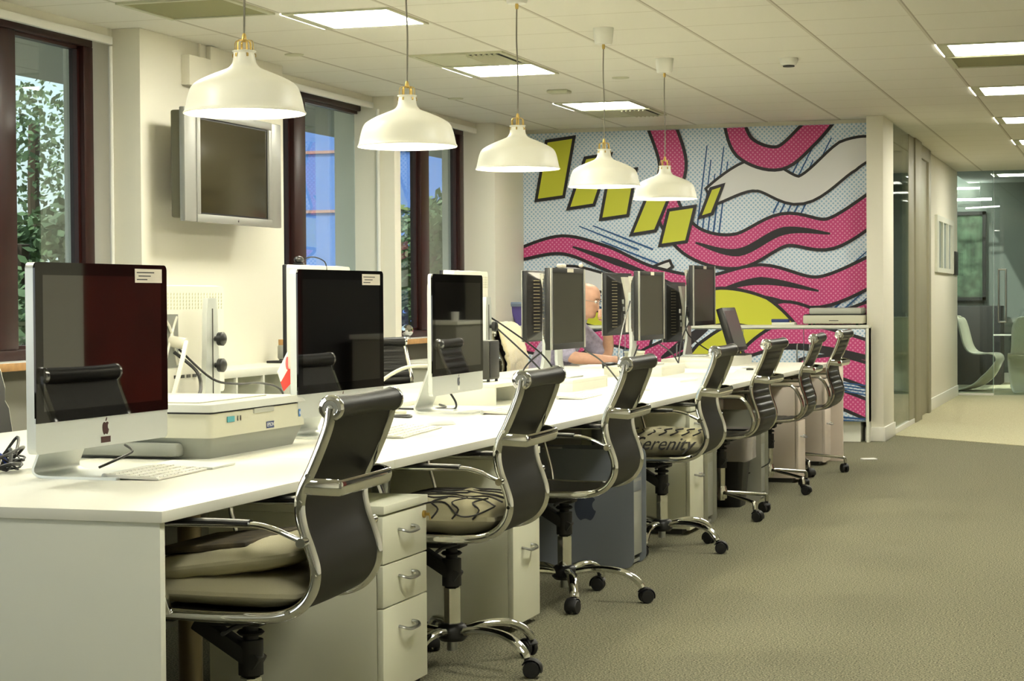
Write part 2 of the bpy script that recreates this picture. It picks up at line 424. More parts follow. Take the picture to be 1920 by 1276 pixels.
# right wall and rear wall (seen in the reflections)
struct(MB().b2((2.05, -4, 0), (2.2, 12.15, CEIL)).build('wall_right', W_WALL))
struct(MB().b2((2.05, 12.15, 0), (2.2, 14.4, CEIL)).build('wall_right', MAROON))
struct(MB().b2((2.05, 14.4, 0), (2.2, 30, CEIL)).build('wall_right', DARKSHELF))
struct(MB().b2((-5.75, -4.1, 0), (2.2, -4, CEIL)).build('wall_rear', W_WALL))
# glazed meeting room at the corridor end
e = bpy.data.objects.new('window_5', None); COL.objects.link(e); e['kind'] = 'structure'; e.location = (-2.08, 24.3, 0)
MB().b2((0, 0, 0.03), (0.425, 0.012, CEIL + 0.06)).build('window_glass', PART_GLASS, e, smooth=False)
MB().b2((0, -0.012, 0), (0.43, 0.024, 0.03), bev=0.002).build('window_rail', SILL, e)
MB().b2((0.424, 0.001, 0.03), (0.431, 0.011, CEIL)).build('window_edge', EDGE_GLASS, e)
e = bpy.data.objects.new('door_2', None); COL.objects.link(e); e['kind'] = 'structure'; e.location = (-1.645, 24.3, 0)
MB().b2((0.003, 0, 0.012), (0.95, 0.012, CEIL + 0.04)).build('door_leaf', PART_GLASS, e, smooth=False)
m = MB(); m.tube(cr([(0.06, -0.05, 0.90), (0.06, -0.05, 1.2), (0.06, -0.05, 1.535)], 2), 0.011, 10)
m.tube([(0.145, -0.05, 0.90), (0.145, -0.05, 1.535)], 0.011, 10)
for z in (0.90, 1.535): m.tube([(0.055, -0.05, z), (0.15, -0.05, z)], 0.011, 10); m.cyl((0.10, -0.05, z), (0.10, 0.0, z), 0.008, seg=8)
m.build('door_handle', STEEL, e)
struct(MB().b2((-0.69, 24.29, 0), (2.2, 24.33, CEIL)).build('wall_meeting', MIDWALL))
struct(MB().b2((-2.24, 24.3, CEIL + 0.06), (2.2, 28.2, CEIL + 0.16)).build('ceiling_meeting', mat('meeting_ceiling', (150, 154, 156), 0.8)))
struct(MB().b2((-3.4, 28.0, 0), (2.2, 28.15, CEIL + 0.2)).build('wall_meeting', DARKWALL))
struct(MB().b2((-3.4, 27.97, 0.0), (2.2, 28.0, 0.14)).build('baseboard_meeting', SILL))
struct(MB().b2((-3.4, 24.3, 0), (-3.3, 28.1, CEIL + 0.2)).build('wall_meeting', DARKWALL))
# floor of meeting room is the corridor slab plus strip
struct(MB().b2((-3.4, 24.3, -0.02), (-2.0, 28.2, 0.0025)).build('floor_meeting', CARPET))
e = bpy.data.objects.new('window_6', None); COL.objects.link(e); e['kind'] = 'structure'; e.location = (-2.9, 27.98, 1.15)
m = MB(); m.b2((0, -0.03, 0), (0.9, 0.0, 0.05)); m.b2((0, -0.03, 1.2), (0.9, 0, 1.25)); m.b2((0, -0.03, 0), (0.05, 0, 1.25)); m.b2((0.85, -0.03, 0), (0.9, 0, 1.25))
m.build('window_frame', BLACK_M, e)
GREENVIEW = mat('daylit_foliage', (74, 92, 72), 0.8, var=0.6, scale=9)
MB().b2((0.05, -0.012, 0.05), (0.85, -0.006, 1.2)).build('window_glass', GREENVIEW, e)

# ------------------------------------------------------------------ mural: plain abstract print of ribbons, blocks and lines
def ribbon(cl, ws, n=8):
    c = cr([(p[0], 0, p[1]) for p in cl], n); m_ = len(c)
    W = []
    for i in range(m_):
        t = i / (m_ - 1) * (len(ws) - 1); k = min(int(t), len(ws) - 2); W.append(ws[k] + (ws[k + 1] - ws[k]) * (t - k))
    L, R = [], []
    for i in range(m_):
        t = (c[min(i + 1, m_ - 1)] - c[max(i - 1, 0)]).normalized(); nrm = Vector((-t.z, 0, t.x))
        L.append(c[i] + nrm * W[i]); R.append(c[i] - nrm * W[i])
    return [(p.x, p.z) for p in L + R[::-1]]
def blob(pts, n=6): return [(p.x, p.z) for p in cr([(a, 0, b) for a, b in pts], n, True)]
def stroke(poly, w, closed=True):
    P = []
    for p in poly:
        if not P or (Vector(p) - Vector(P[-1])).length > 2e-4: P.append(p)
    n = len(P); L, R = [], []
    for i in range(n):
        a, b, c = Vector(P[i - 1]), Vector(P[i]), Vector(P[(i + 1) % n])
        t1 = (b - a).normalized(); t2 = (c - b).normalized()
        n1 = Vector((-t1.y, t1.x)); n2 = Vector((-t2.y, t2.x)); m_ = n1 + n2
        m_ = n1 if m_.length < 0.3 else m_.normalized() * min(1.0 / max(0.45, m_.normalized().dot(n1)), 2.0)
        L.append(b + m_ * w); R.append(b - m_ * w)
    return [[tuple(L[i]), tuple(L[(i + 1) % n]), tuple(R[(i + 1) % n]), tuple(R[i])] for i in range(n)]
def clip_poly(poly, u0, u1, v0, v1):
    def cl(P, ins, inter):
        o = []
        for i in range(len(P)):
            a, b = P[i - 1], P[i]
            if ins(b):
                if not ins(a): o.append(inter(a, b))
                o.append(b)
            elif ins(a): o.append(inter(a, b))
        return o
    def ix(x): return lambda a, b: (x, a[1] + (b[1] - a[1]) * (x - a[0]) / (b[0] - a[0]))
    def iy(y): return lambda a, b: (a[0] + (b[0] - a[0]) * (y - a[1]) / (b[1] - a[1]), y)
    for ins, it in ((lambda p: p[0] >= u0, ix(u0)), (lambda p: p[0] <= u1, ix(u1)), (lambda p: p[1] >= v0, iy(v0)), (lambda p: p[1] <= v1, iy(v1))):
        if len(poly) < 3: return []
        poly = cl(poly, ins, it)
    return poly
ART = []   # (material index, polygon, outline width)
PINK, YEL, BLK, WHT, NAV = 1, 2, 3, 4, 5
# speed lines
for a, b, n, sp in (((1.72, 2.55), (1.62, 1.78), 5, 0.05), ((2.66, 2.66), (2.30, 1.95), 5, 0.055), ((3.12, 1.62), (2.62, 1.18), 6, 0.06), ((0.50, 1.72), (1.05, 1.50), 5, 0.05), ((0.35, 1.28), (0.95, 1.06), 6, 0.05)):
    d = (Vector(b) - Vector(a)).normalized(); nr = Vector((-d.y, d.x))
    for k in range(n):
        o_ = nr * (k * sp) + d * (0.12 * ((k * 7) % 3)); p, q = Vector(a) + o_, Vector(b) + o_
        ART.append((NAV, [tuple(p), tuple(p + nr * 0.010), tuple(q + nr * 0.014), tuple(q - nr * 0.002)], 0))
# white waves
ART.append((WHT, ribbon([(1.75, 2.10), (2.15, 2.28), (2.55, 2.14), (2.95, 2.42), (3.2, 2.50)], [.08, .14, .12, .14, .08]), .012))
ART.append((WHT, ribbon([(0.0, 1.30), (0.45, 1.42), (0.95, 1.34), (1.4, 1.52)], [.04, .09, .08, .03]), .012))
# pink ribbons flowing across the wall
ART.append((PINK, ribbon([(1.30, 2.78), (1.42, 2.40), (1.36, 2.05), (1.58, 1.72), (1.98, 1.62), (2.4, 1.80), (2.8, 1.76), (3.2, 2.0)], [.12, .12, .11, .13, .15, .14, .13, .12]), .014))
ART.append((PINK, ribbon([(1.95, 2.80), (2.06, 2.52), (2.36, 2.42), (2.62, 2.62), (2.80, 2.80)], [.08, .10, .10, .10, .08]), .014))
ART.append((PINK, ribbon([(0.0, 1.62), (0.40, 1.70), (0.80, 1.58), (1.20, 1.40), (1.70, 1.28), (2.2, 1.36), (2.7, 1.26), (3.2, 1.46)], [.05, .08, .10, .10, .13, .14, .13, .12]), .014))
ART.append((PINK, ribbon([(2.0, 0.93), (2.4, 1.06), (2.8, 0.98), (3.2, 1.12)], [.10, .12, .10, .08]), .014))
ART.append((BLK, ribbon([(1.62, 1.70), (2.0, 1.61), (2.4, 1.79), (2.8, 1.76)], [.008, .035, .035, .008]), 0))
ART.append((BLK, ribbon([(0.50, 1.68), (0.90, 1.54), (1.40, 1.35)], [.008, .03, .008]), 0))
ART.append((BLK, ribbon([(1.8, 1.27), (2.2, 1.36), (2.7, 1.27)], [.008, .035, .008]), 0))
# yellow: rounded hills below, a flight of plain slanted slabs above
ART.append((YEL, ribbon([(1.20, 0.88), (1.50, 1.05), (1.85, 1.14), (2.20, 1.08), (2.50, 0.90)], [.12, .16, .16, .14, .05]), .014))
ART.append((YEL, ribbon([(0.0, 1.02), (0.4, 1.10), (0.85, 1.02), (1.2, 1.14)], [.04, .07, .07, .02]), .012))
def slab(u, v, h, w, lean): return [(u, v), (u + w, v + .03), (u + w + lean, v + h), (u + lean, v + h - .03)]
for u, v, h, w, le in ((0.16, 2.10, .56, .26, .10), (0.46, 2.02, .48, .24, .16), (0.76, 1.92, .44, .25, .08), (1.04, 1.78, .40, .22, .16), (1.30, 1.68, .34, .24, .08), (1.66, 1.92, .28, .11, .10)):
    ART.append((YEL, slab(u, v, h, w, le), .014))
def bar(u, v, h, w, lean=0.10): return [(u, v), (u + w, v), (u + w + lean, v + h), (u + lean, v + h)]
# lower region (runs over the cabinet doors)
LOW = []
LOW.append((PINK, ribbon([(-0.1, .86), (.5, .80), (.95, .88), (1.3, .80)], [.06, .09, .07, .10]), .012))
LOW.append((PINK, ribbon([(.6, .52), (1.0, .58), (1.32, .70), (1.62, .86)], [.05, .08, .10, .08]), .012))
LOW.append((WHT, ribbon([(.9, .42), (1.25, .50), (1.6, .62)], [.05, .07, .03]), .012))
LOW.append((YEL, ribbon([(1.55, .50), (1.80, .70), (2.05, .86), (2.35, .96)], [.06, .14, .14, .06]), .014))
LOW.append((BLK, ribbon([(1.40, .70), (1.62, .84), (1.80, .97)], [.01, .05, .03]), 0))
LOW.append((PINK, ribbon([(2.12, .74), (2.42, .88), (2.78, .86), (3.2, .74)], [.03, .10, .10, .10]), .014))
LOW.append((BLK, ribbon([(2.26, .80), (2.60, .80), (2.90, .76), (3.2, .70)], [.006, .028, .03, .02]), 0))
LOW.append((PINK, ribbon([(2.6, .66), (2.9, .64), (3.2, .55)], [.03, .09, .10]), .014))
LOW.append((PINK, ribbon([(2.4, .40), (2.8, .40), (3.2, .26)], [.02, .07, .08]), .014))
for k in range(4): LOW.append((NAV, ribbon([(2.45, .50 - k * .022), (2.8, .51 - k * .022), (3.2, .47 - k * .026)], [.003, .006, .005]), 0))
for k in range(2): LOW.append((NAV, ribbon([(2.4, .24 - k * .03), (2.8, .22 - k * .03), (3.2, .19 - k * .02)], [.003, .009, .006]), 0))
def print_mesh(mb, art, ox, y, u0, u1, v0, v1):
    """print the art between u0..u1, v0..v1 onto the plane y; u = x - ox"""
    lay = 0
    for mi, poly, ow in art:
        lay += 1
        for kk, (m_, polys) in enumerate(((mi, [poly]), (BLK, stroke(poly, ow) if ow else []))):
            for p in polys:
                c = clip_poly(p, u0, u1, v0, v1)
                if len(c) < 3: continue
                mb.mi = m_; yy = y - 0.0004 * lay - 0.0002 * kk
                mb.flat([(ox + a, yy, b) for a, b in c])
    mb.mi = 0
MU0 = -5.30
m = MB(); m.b2((MU0 + .036, 16.752, 0.90), (-2.165, 16.768, 2.70))
print_mesh(m, ART, MU0, 16.7515, 0.04, 3.13, 0.905, 2.695)
tag(m.build('mural', PRINT, smooth=False, recalc=False), 'wall-wide comic style abstract print in pink, yellow and pale blue dots on the far wall', 'mural')

# cabinet run under the mural
cab = thing('storage_cabinet', 'low white cabinet run with printed doors standing under the mural', 'cabinet', (-3.72, 16.56, 0))
MB().b2((-1.535, -0.19, 0.17), (1.595, 0.19, 0.955)).build('body', W_LAM, cab)
MB().b2((-1.54, -0.215, 0.955), (1.60, 0.19, 0.98), bev=0.003).build('top', W_LAM, cab)
MB().b2((-1.53, -0.15, 0.0), (1.52, 0.17, 0.17)).build('plinth', W_LAM, cab)
MB().b2((1.575, -0.21, 0.0), (1.595, 0.19, 0.955)).build('end_panel', W_LAM, cab)
for k in range(6):
    x0 = -1.534 + k * 0.518; x1 = x0 + 0.512
    d = MB().b2((x0, -0.208, 0.175), (x1, -0.191, 0.948), bev=0.001)
    print_mesh(d, LOW, MU0 + 3.72, -0.2085, x0 - (MU0 + 3.72), x1 - (MU0 + 3.72), 0.176, 0.947)
    dd = d.build('door', PRINT, cab, smooth=False, recalc=False)
    hx = x1 - 0.05 if k % 2 == 0 else x0 + 0.05
    h = MB(); h.tube(cr([(hx, -0.21, 0.66), (hx, -0.235, 0.68), (hx, -0.235, 0.80), (hx, -0.21, 0.82)], 4), 0.006, 8); h.build('handle', STEEL, dd)

# ------------------------------------------------------------------ ceiling fittings
GX = -1.157; GP = 0.6315; GY = 9.43
def cell_light(ix, iy, label):
    x0 = GX + ix * GP; y0 = GY + iy * GP
    t = thing('ceiling_light', label, 'ceiling light', (x0, y0, CEIL), 0, 'recessed ceiling lights')
    m = MB(); z0, z1 = -0.010, 0.0
    m.b2((0.012, 0.012, z0), (0.075, GP - 0.012, z1)); m.b2((GP - 0.03, 0.012, z0), (GP - 0.012, GP - 0.012, z1))
    m.b2((0.075, 0.012, z0), (GP - 0.03, 0.03, z1)); m.b2((0.075, GP - 0.045, z0), (GP - 0.03, GP - 0.012, z1))
    m.build('frame', VENT, t)
    MB().b2((0.075, 0.03, -0.008), (GP - 0.03, GP - 0.045, -0.002)).build('diffuser', PANEL_LIT, t)
    MB().b2((0.0, 0.02, -0.009), (0.007, GP - 0.02, -0.002)).build('edge_glint', REFLECT_GLOW, t)  # glowing strips imitate the bright reflected lines at the fixture edges
    MB().b2((0.06, GP - 0.012, -0.009), (GP - 0.02, GP - 0.004, -0.002)).build('edge_glint', REFLECT_GLOW, t)
    return t
cell_light(-5, 0, 'square lit ceiling light above the nearest bench lamps, largest in the row over the bench')
cell_light(-5, 4, 'square lit ceiling light over the bench between the second and third pendant lamps')
cell_light(-5, 8, 'square lit ceiling light over the bench, the one nearest the mural')
cell_light(0, 4, 'lit ceiling light over the aisle at the right, nearest one')
cell_light(0, 8, 'lit ceiling light over the aisle, second from the camera')
cell_light(0, 12, 'lit ceiling light over the aisle, third from the camera')
cell_light(0, 16, 'lit ceiling light over the aisle, farthest of that row')
cell_light(0, -12, 'lit ceiling light over the aisle behind the camera')
for iy in (-4, -8): cell_light(-5, iy, 'lit ceiling light over the near end of the bench, above the picture'); cell_light(0, iy, 'lit ceiling light over the aisle, above the picture')
cell_light(-4, 14, 'added ceiling light brightening the side room behind the glass strip')  # lamp added to brighten the room behind the glass strip
for ix_ in (-1, 1): cell_light(ix_, 26, 'added ceiling light brightening the glazed meeting room').location.z = CEIL + .06  # pair of lamps added to lift the meeting room brightness
cell_light(0, 20, 'lit ceiling light over the far end of the aisle, right of the picture')
cell_light(0, 0, 'lit ceiling light over the aisle, just above the picture')
def cell_vent(ix, iy, label, slots, olive=False):
    x0 = GX + ix * GP; y0 = GY + iy * GP
    t = thing('ceiling_vent', label, 'ceiling vent', (x0, y0, CEIL))
    m = MB(); m.b2((0.012, 0.012, -0.012), (GP - 0.012, 0.04, 0)); m.b2((0.012, GP - 0.04, -0.012), (GP - 0.012, GP - 0.012, 0))
    m.b2((0.012, 0.04, -0.012), (0.04, GP - 0.04, 0)); m.b2((GP - 0.04, 0.04, -0.012), (GP - 0.012, GP - 0.04, 0)); m.build('frame', VENT, t)
    MB().b2((0.04, 0.04, -0.006), (GP - 0.04, GP - 0.04, -0.001)).build('plate', VENT_OLIVE if olive else VENT, t)
    if slots:
        MB().b2((GP * 0.58, 0.06, -0.0065), (GP - 0.05, GP - 0.06, -0.006)).build('backing', DARKSLOT, t)
        for k in range(6):
            x = GP * 0.60 + k * 0.035
            MB().box((x, GP / 2, -0.014), (0.012, GP - 0.12, 0.014), rot=Euler((0, 0.6, 0))).build('slat', VENT, t)
cell_vent(-5, 3, 'square air vent with dark louvres just before the second ceiling light of the bench row', True)
cell_vent(-5, 9, 'square air vent with dark louvres in front of the mural', True)
cell_vent(-6, -1, 'olive grey square ceiling panel above the column at the upper left', False, True)
cell_vent(0, 5, 'olive grey square ceiling panel right behind the nearest aisle light', False, True)
t = thing('smoke_detector', 'round white smoke detector on the ceiling over the aisle', 'smoke detector', (-2.104, 12.346, CEIL))
MB().lathe([(0.0, 0), (0.058, 0), (0.06, -0.012), (0.054, -0.03), (0.046, -0.045), (0.0, -0.047)], seg=24).build('body', WHITE_PL, t)
MB().lathe([(0.03, -0.047), (0.038, -0.0475), (0.036, -0.054), (0.0, -0.055)], seg=20).build('grille', CHAR, t)
for x, y, lab in ((-4.005, 13.63, 'flat oblong sensor on the ceiling between two lights of the bench row'),):
    tag(MB().box((x, y, CEIL - 0.012), (0.16, 0.12, 0.024), bev=0.01).build('ceiling_sensor', VENT), lab, 'sensor')
for x, y, lab in ((-3.378, 13.0, 'small flat ceiling disc between the fourth and fifth pendant lamps'), (-4.9, 13.9, 'small flat ceiling disc over the window side of the bench'), (-4.95, 11.05, 'small flat ceiling disc over the wall television')):
    tag(MB().lathe([(0, 0), (0.06, 0), (0.058, -0.006), (0, -0.008)], (x, y, CEIL), 20).build('ceiling_disc', VENT), lab, 'ceiling disc')

# ------------------------------------------------------------------ pendant lamps
def pendant():
    t = thing('pendant_lamp', '', 'pendant lamp', (0, 0, 0), 0, 'white pendant lamps over the bench')
    prof = [(0.204, 0.0), (0.206, 0.004), (0.2, 0.014), (0.19, 0.06), (0.178, 0.09), (0.160, 0.106), (0.13, 0.122), (0.09, 0.139), (0.058, 0.152), (0.045, 0.163), (0.039, 0.176), (0.036, 0.195), (0.0355, 0.205), (0.039, 0.208), (0.038, 0.212), (0.012, 0.213)]
    P = [(p.x, p.z) for p in cr([(a, 0, b) for a, b in prof], 3)]
    MB().lathe(P, seg=56).build('lamp_shade', SHADE, t, ang=60)
    inn = [(max(r - 0.004, 0.004), h - 0.003) for r, h in P[3:-3]]
    MB().lathe([(0.2035, 0.0005)] + inn, seg=56).build('shade_lining', SHADE_IN, t, ang=60)
    MB().sphere((0, 0, 0.075), 0.045).build('bulb', BULB, t)
    MB().cyl((0, 0, 0.11), (0, 0, 0.2), 0.017, seg=14).build('lamp_holder', WHITE_PL, t)
    m = MB()
    for k in range(6):
        a = k * PI / 3 + 0.2; c, s_ = math.cos(a), math.sin(a)
        m.tube(cr([(c * .006, s_ * .006, .247), (c * .024, s_ * .024, .246), (c * .031, s_ * .031, .236), (c * .032, s_ * .032, .205), (c * .039, s_ * .039, .200), (c * .039, s_ * .039, .19)], 3), 0.0018, 6, r2=0.004, ref=(0, 0, 1))
    m.lathe([(0.0, .241), (0.008, .241), (0.009, .25), (0.0075, .262), (0.005, .27), (0, .271)], seg=14)
    m.build('brass_bracket', BRASS, t)
    top = CEIL - 1.845
    MB().tube(cr([(0, 0, .268), (0.003, 0, .45), (-0.002, 0.002, .62), (0, 0, top - 0.08)], 6), 0.0036, 8).build('cord', CORD, t)
    c = MB().lathe([(0, top - 0.092), (0.045, top - 0.092), (0.05, top - 0.085), (0.058, top - 0.004), (0.0585, top - 0.0), (0, top)], seg=28).build('ceiling_cup', WHITE_PL, t)
    MB().lathe([(0, top - 0.118), (0.007, top - 0.118), (0.009, top - 0.105), (0.008, top - 0.092), (0, top - 0.092)], seg=14).build('cup_fitting', BRASS, c)
    return t
p0 = pendant()
for i, (y, lab) in enumerate(((5.955, 'white enamel pendant lamp nearest the camera, its rim in front of the wall television'), (7.486, 'second white pendant lamp from the camera, in front of the window with blue building'),
        (8.984, 'third white pendant lamp, hanging where the pale pier meets the mural'), (10.59, 'fourth white pendant lamp, hanging in front of the yellow blocks of the mural'), (12.074, 'fifth and farthest white pendant lamp, lowest and smallest in the row'))):
    o = p0 if i == 0 else copy_tree(p0)
    place(o, (-2.85, y, 1.845), i * 0.25, lab)

# ------------------------------------------------------------------ wall television, conduit box
t = thing('television', 'silver framed flat television mounted high on the pier by the window', 'television', (-5.265, 10.38, 1.665))
MB().b2((0.14, -0.63, 0.02), (0.2, 0.63, 0.62), bev=0.012).build('rear_housing', TV_DARK, t)
for ya in (-.64, .50): MB().b2((0.2, ya, 0), (0.235, ya + .14, 0.635), bev=0.006).build('speaker_strip', TV_SILVER, t)
m = MB(); m.b2((0.2, -0.498, 0), (0.24, 0.498, 0.045), bev=0.004); m.b2((0.2, -0.498, 0.59), (0.24, 0.498, 0.635), bev=0.004)
m.b2((0.2, -0.498, 0.045), (0.24, -0.455, 0.59), bev=0.004); m.b2((0.2, 0.455, 0.045), (0.24, 0.498, 0.59), bev=0.004); m.build('bezel', TV_SILVER, t)
m = MB(); m.b2((0.2, -0.455, 0.045), (0.226, 0.455, 0.59)); s_ = m.build('screen', SCREEN_TV, t)
m = MB(); m.b2((0.226, -0.455, 0.045), (0.228, 0.455, 0.055)); m.b2((0.226, -0.455, 0.58), (0.228, 0.455, 0.59)); m.b2((0.226, -0.455, 0.055), (0.228, -0.445, 0.58)); m.b2((0.226, 0.445, 0.055), (0.228, 0.455, 0.58)); m.build('screen_surround', BLACK, s_)
MB().box((0.2405, 0.02, 0.022), (0.003, 0.014, 0.018), bev=0.001).build('power_mark', CHROME, t)
m = MB(); m.b2((0.003, -0.32, 0.1), (0.03, 0.32, 0.5)); m.b2((0.03, -0.2, 0.15), (0.14, -0.14, 0.48)); m.b2((0.03, 0.14, 0.15), (0.14, 0.2, 0.48)); m.build('wall_bracket', CHAR, t)
t = thing('conduit_box', 'white cable box with a short duct, high on the pier behind the first pendant lamp', 'cable box', (-5.265, 10.3, 2.47))
MB().b2((0, -0.14, 0), (0.055, 0.14, 0.175), bev=0.005).build('box', W_WALL, t)
MB().b2((0, 0.18, -0.1), (0.03, 0.3, 0.262), bev=0.004).build('duct', W_WALL, t)
MB().cyl((0.02, 0.06, 0.17), (0.02, 0.06, 0.262), 0.008, seg=8).build('conduit', W_WALL, t)

# ------------------------------------------------------------------ bench
DX0, DX1, DY0, DY1, DZ = -4.05, -2.16, 4.05, 14.5, 0.73
b = thing('desk_bench', 'long white double bench desk running from the camera to the mural', 'desk', (-3.1, 9.27, 0))
def L(x, y, z): return (x + 3.1, y - 9.27, z)
BAY = (DY1 - DY0) / 7
for k in range(7):
    for (xa, xb) in ((DX0, -3.11), (-3.10, DX1)):
        y0 = DY0 + k * BAY
        MB().b2(L(xa, y0 + 0.0004, DZ - 0.028), L(xb, y0 + BAY - 0.0004, DZ), bev=0.0025).build('desk_top', W_DESK, b)
MB().b2(L(DX0 + 0.01, DY0 + 0.012, 0), L(DX1 - 0.012, DY0 + 0.037, DZ - 0.028), bev=0.002).build('end_panel', W_LAM, b)
MB().b2(L(DX0 + 0.01, DY1 - 0.04, 0), L(DX1 + 0.09, DY1 - 0.012, DZ - 0.028), bev=0.002).build('end_panel', PINKISH, b)
MB().b2(L(-3.115, DY0 + 0.04, 0.12), L(-3.095, DY1 - 0.05, DZ - 0.03)).build('modesty_panel', PANEL_GREY, b)
for k in range(7):
    y = DY0 + 0.7 + k * BAY
    for x in (-2.6, -3.6):
        MB().cyl(L(x, y + .29, 0.0), L(x, y + .29, DZ - 0.03), 0.035, seg=18).build('leg', mat('bench_leg_%d_%d' % (k, x < -3), (120, 108, 82), 0.35, 0.7) if k == 0 else STEEL, b)
MB().b2(L(-2.62, DY0 + 0.05, DZ - 0.075), L(-2.56, DY1 - 0.05, DZ - 0.03)).build('beam', STEEL, b)

# pedestals
def pedestal(w=0.38, h=0.60, m_=W_CAB, three=True, name='drawer_pedestal'):
    t = thing(name, '', 'drawer pedestal', (0, 0, 0), 0, 'drawer pedestals under the bench')
    MB().b2((-0.58, -w / 2 + 0.003, 0.03), (-0.022, w / 2 - 0.003, h - 0.026), bev=0.002).build('body', m_, t)
    MB().b2((-0.59, -w / 2, h - 0.025), (0.004, w / 2, h), bev=0.002).build('top', m_, t)
    zs = ((h - 0.032, h * 0.705), (h * 0.698, h * 0.487), (h * 0.48, 0.025)) if three else ((h - 0.032, h * 0.62), (h * 0.612, 0.025))
    for za, zb in zs:
        d = MB().b2((-0.021, -w / 2 + 0.001, zb), (-0.001, w / 2 - 0.001, za), bev=0.002).build('drawer', m_, t)
        zc = zb + (za - zb) * (0.62 if za - zb < 0.2 else 0.72)
        q = MB(); q.tube(cr([(-0.002, -0.055, zc + .004), (0.014, -0.058, zc + .002), (0.026, -0.04, zc - 0.004), (0.03, 0.0, zc - 0.005), (0.026, 0.04, zc - 0.004), (0.014, 0.058, zc + .002), (-0.002, 0.055, zc + .004)], 4), 0.0045, 8, r2=0.008)
        q.build('handle', STEEL, d)
    if three:
        l = MB().lathe([(0.012, -0.002), (0.012, 0.006), (0.0, 0.007)], (0, 0, 0), 14, axis='X')
        l.xf(Matrix.Translation((0, w / 2 - 0.03, h - 0.06))).build('lock', BRASS, t)
        kk = MB(); kk.box((0.012, w / 2 - 0.03, h - 0.06), (0.018, 0.003, 0.010), bev=0.001); kk.tube([(0.02, w / 2 - 0.03, h - 0.062), (0.022, w / 2 - 0.028, h - 0.078)], 0.002, 6); kk.build('key', BRASS, t)
    MB().b2((-0.55, -w / 2 + 0.03, 0), (-0.05, w / 2 - 0.03, 0.03)).build('base', CHAR, t)
    return t
place(pedestal(), (-2.15, 5.605, 0), 0, 'cream three drawer pedestal with key in its lock, under the near end of the bench')
pA = pedestal(0.33, 0.66, W_CAB, False)
place(pA, (-2.155, 6.875, 0), 0, 'cream drawer pedestal behind the second chair, left of the blue grey computer tower')
place(copy_tree(pA), (-2.178, 9.92, 0), 0, 'cream drawer pedestal behind the fourth chair with the lettered cushion')
pB = pedestal(0.28, 0.66, PINKISH, False)
place(pB, (-2.105, 12.82, 0), 0, 'pale pink tinged drawer pedestal beside the sixth chair')
place(copy_tree(pB), (-2.135, 14.16, 0), 0, 'pale pink tinged drawer pedestal against the far end panel of the bench')

# ------------------------------------------------------------------ logo shape
def apple_poly(s, n=5):
    body = [(0.0, 0.30), (0.12, 0.36), (0.27, 0.36), (0.36, 0.28), (0.275, 0.16), (0.265, 0.02), (0.33, -0.10), (0.39, -0.15), (0.31, -0.35), (0.20, -0.47), (0.08, -0.44), (0.0, -0.42), (-0.09, -0.44), (-0.20, -0.47), (-0.34, -0.30), (-0.41, -0.02), (-0.37, 0.22), (-0.25, 0.35), (-0.10, 0.36)]
    leaf = [(0.0, 0.42), (0.02, 0.55), (0.10, 0.64), (0.18, 0.67), (0.17, 0.55), (0.10, 0.45)]
    return [[(p.x * s, p.z * s) for p in cr([(a, 0, b_) for a, b_ in q], n, True)] for q in (body, leaf)]

# ------------------------------------------------------------------ computer towers
LOGO_X, LOGO_Z = 0.226, 0.272
def tower(w, h, d, logo=True, side=TOWER):
    t = thing('computer_tower', '', 'computer tower', (0, 0, 0), 0, 'aluminium computer towers under the bench')
    MB().b2((-d + 0.02, -w / 2 + 0.004, 0.045), (-0.02, w / 2 - 0.004, h - 0.045), bev=0.004).build('case', TOWER_FR, t)
    for s in (-1, 1):
        y = s * (w / 2 - 0.003)
        out = [(-d, 0.0), (-d + 0.0, h), (0, h), (0, 0.0)]
        o = []
        for cx_, cz_, a0 in ((-d + 0.04, 0.04, PI), (-0.04, 0.04, 1.5 * PI), (-0.04, h - 0.04, 0), (-d + 0.04, h - 0.04, 0.5 * PI)):
            for k in range(5): a = a0 + k * PI / 8; o.append((cx_ + 0.04 * math.cos(a), y - 0.003, cz_ + 0.04 * math.sin(a)))
        sd = MB().prism(o, (0, 0.006, 0)).build('side_panel', side, t)
        if logo and s < 0:
            lg = MB()
            for poly in apple_poly(0.125): lg.prism([(x - LOGO_X, y - 0.0042, z + LOGO_Z) for x, z in poly], (0, 0.0006, 0))
            lg.build('logo', LOGO_GREY, sd)
    for zz in (0.016, h - 0.016):
        for xa in (-d + .05, -.10): MB().b2((xa, -w / 2 + 0.006, zz - 0.008), (xa + .07, w / 2 - 0.006, zz + 0.008), bev=0.003).build('handle_bar', TOWER_FR, t)
    fr = MB()
    for k in range(2): fr.b2((-0.0205, -w / 2 + 0.02, h * 0.74 - k * 0.06), (-0.0185, w / 2 - 0.02, h * 0.74 - k * 0.06 + 0.045), bev=0.001)
    fr.build('drive_slot', side, t)
    pt = MB()
    for k in range(4): pt.box((-0.019, -w / 2 + 0.03, h * 0.34 + k * 0.022), (0.003, 0.01, 0.007))
    pt.build('port_strip', BLACK, t)
    return t
tw = tower(0.235, 0.535, 0.52)
place(tw, (-2.155, 8.605, 0), 0, 'large aluminium computer tower with fruit logo on its side, behind the third chair')
tw2 = tower(0.235, 0.535, 0.52, True, mat('tower_side_grey', (168, 168, 152), .36, .35)); place(tw2, (-2.16, 10.215, 0), 0, 'aluminium computer tower beyond the fourth chair, beside its drawer pedestal')
tw3 = copy_tree(tw2); place(tw3, (-2.125, 11.57, 0), 0, 'aluminium computer tower behind the black waste bin')

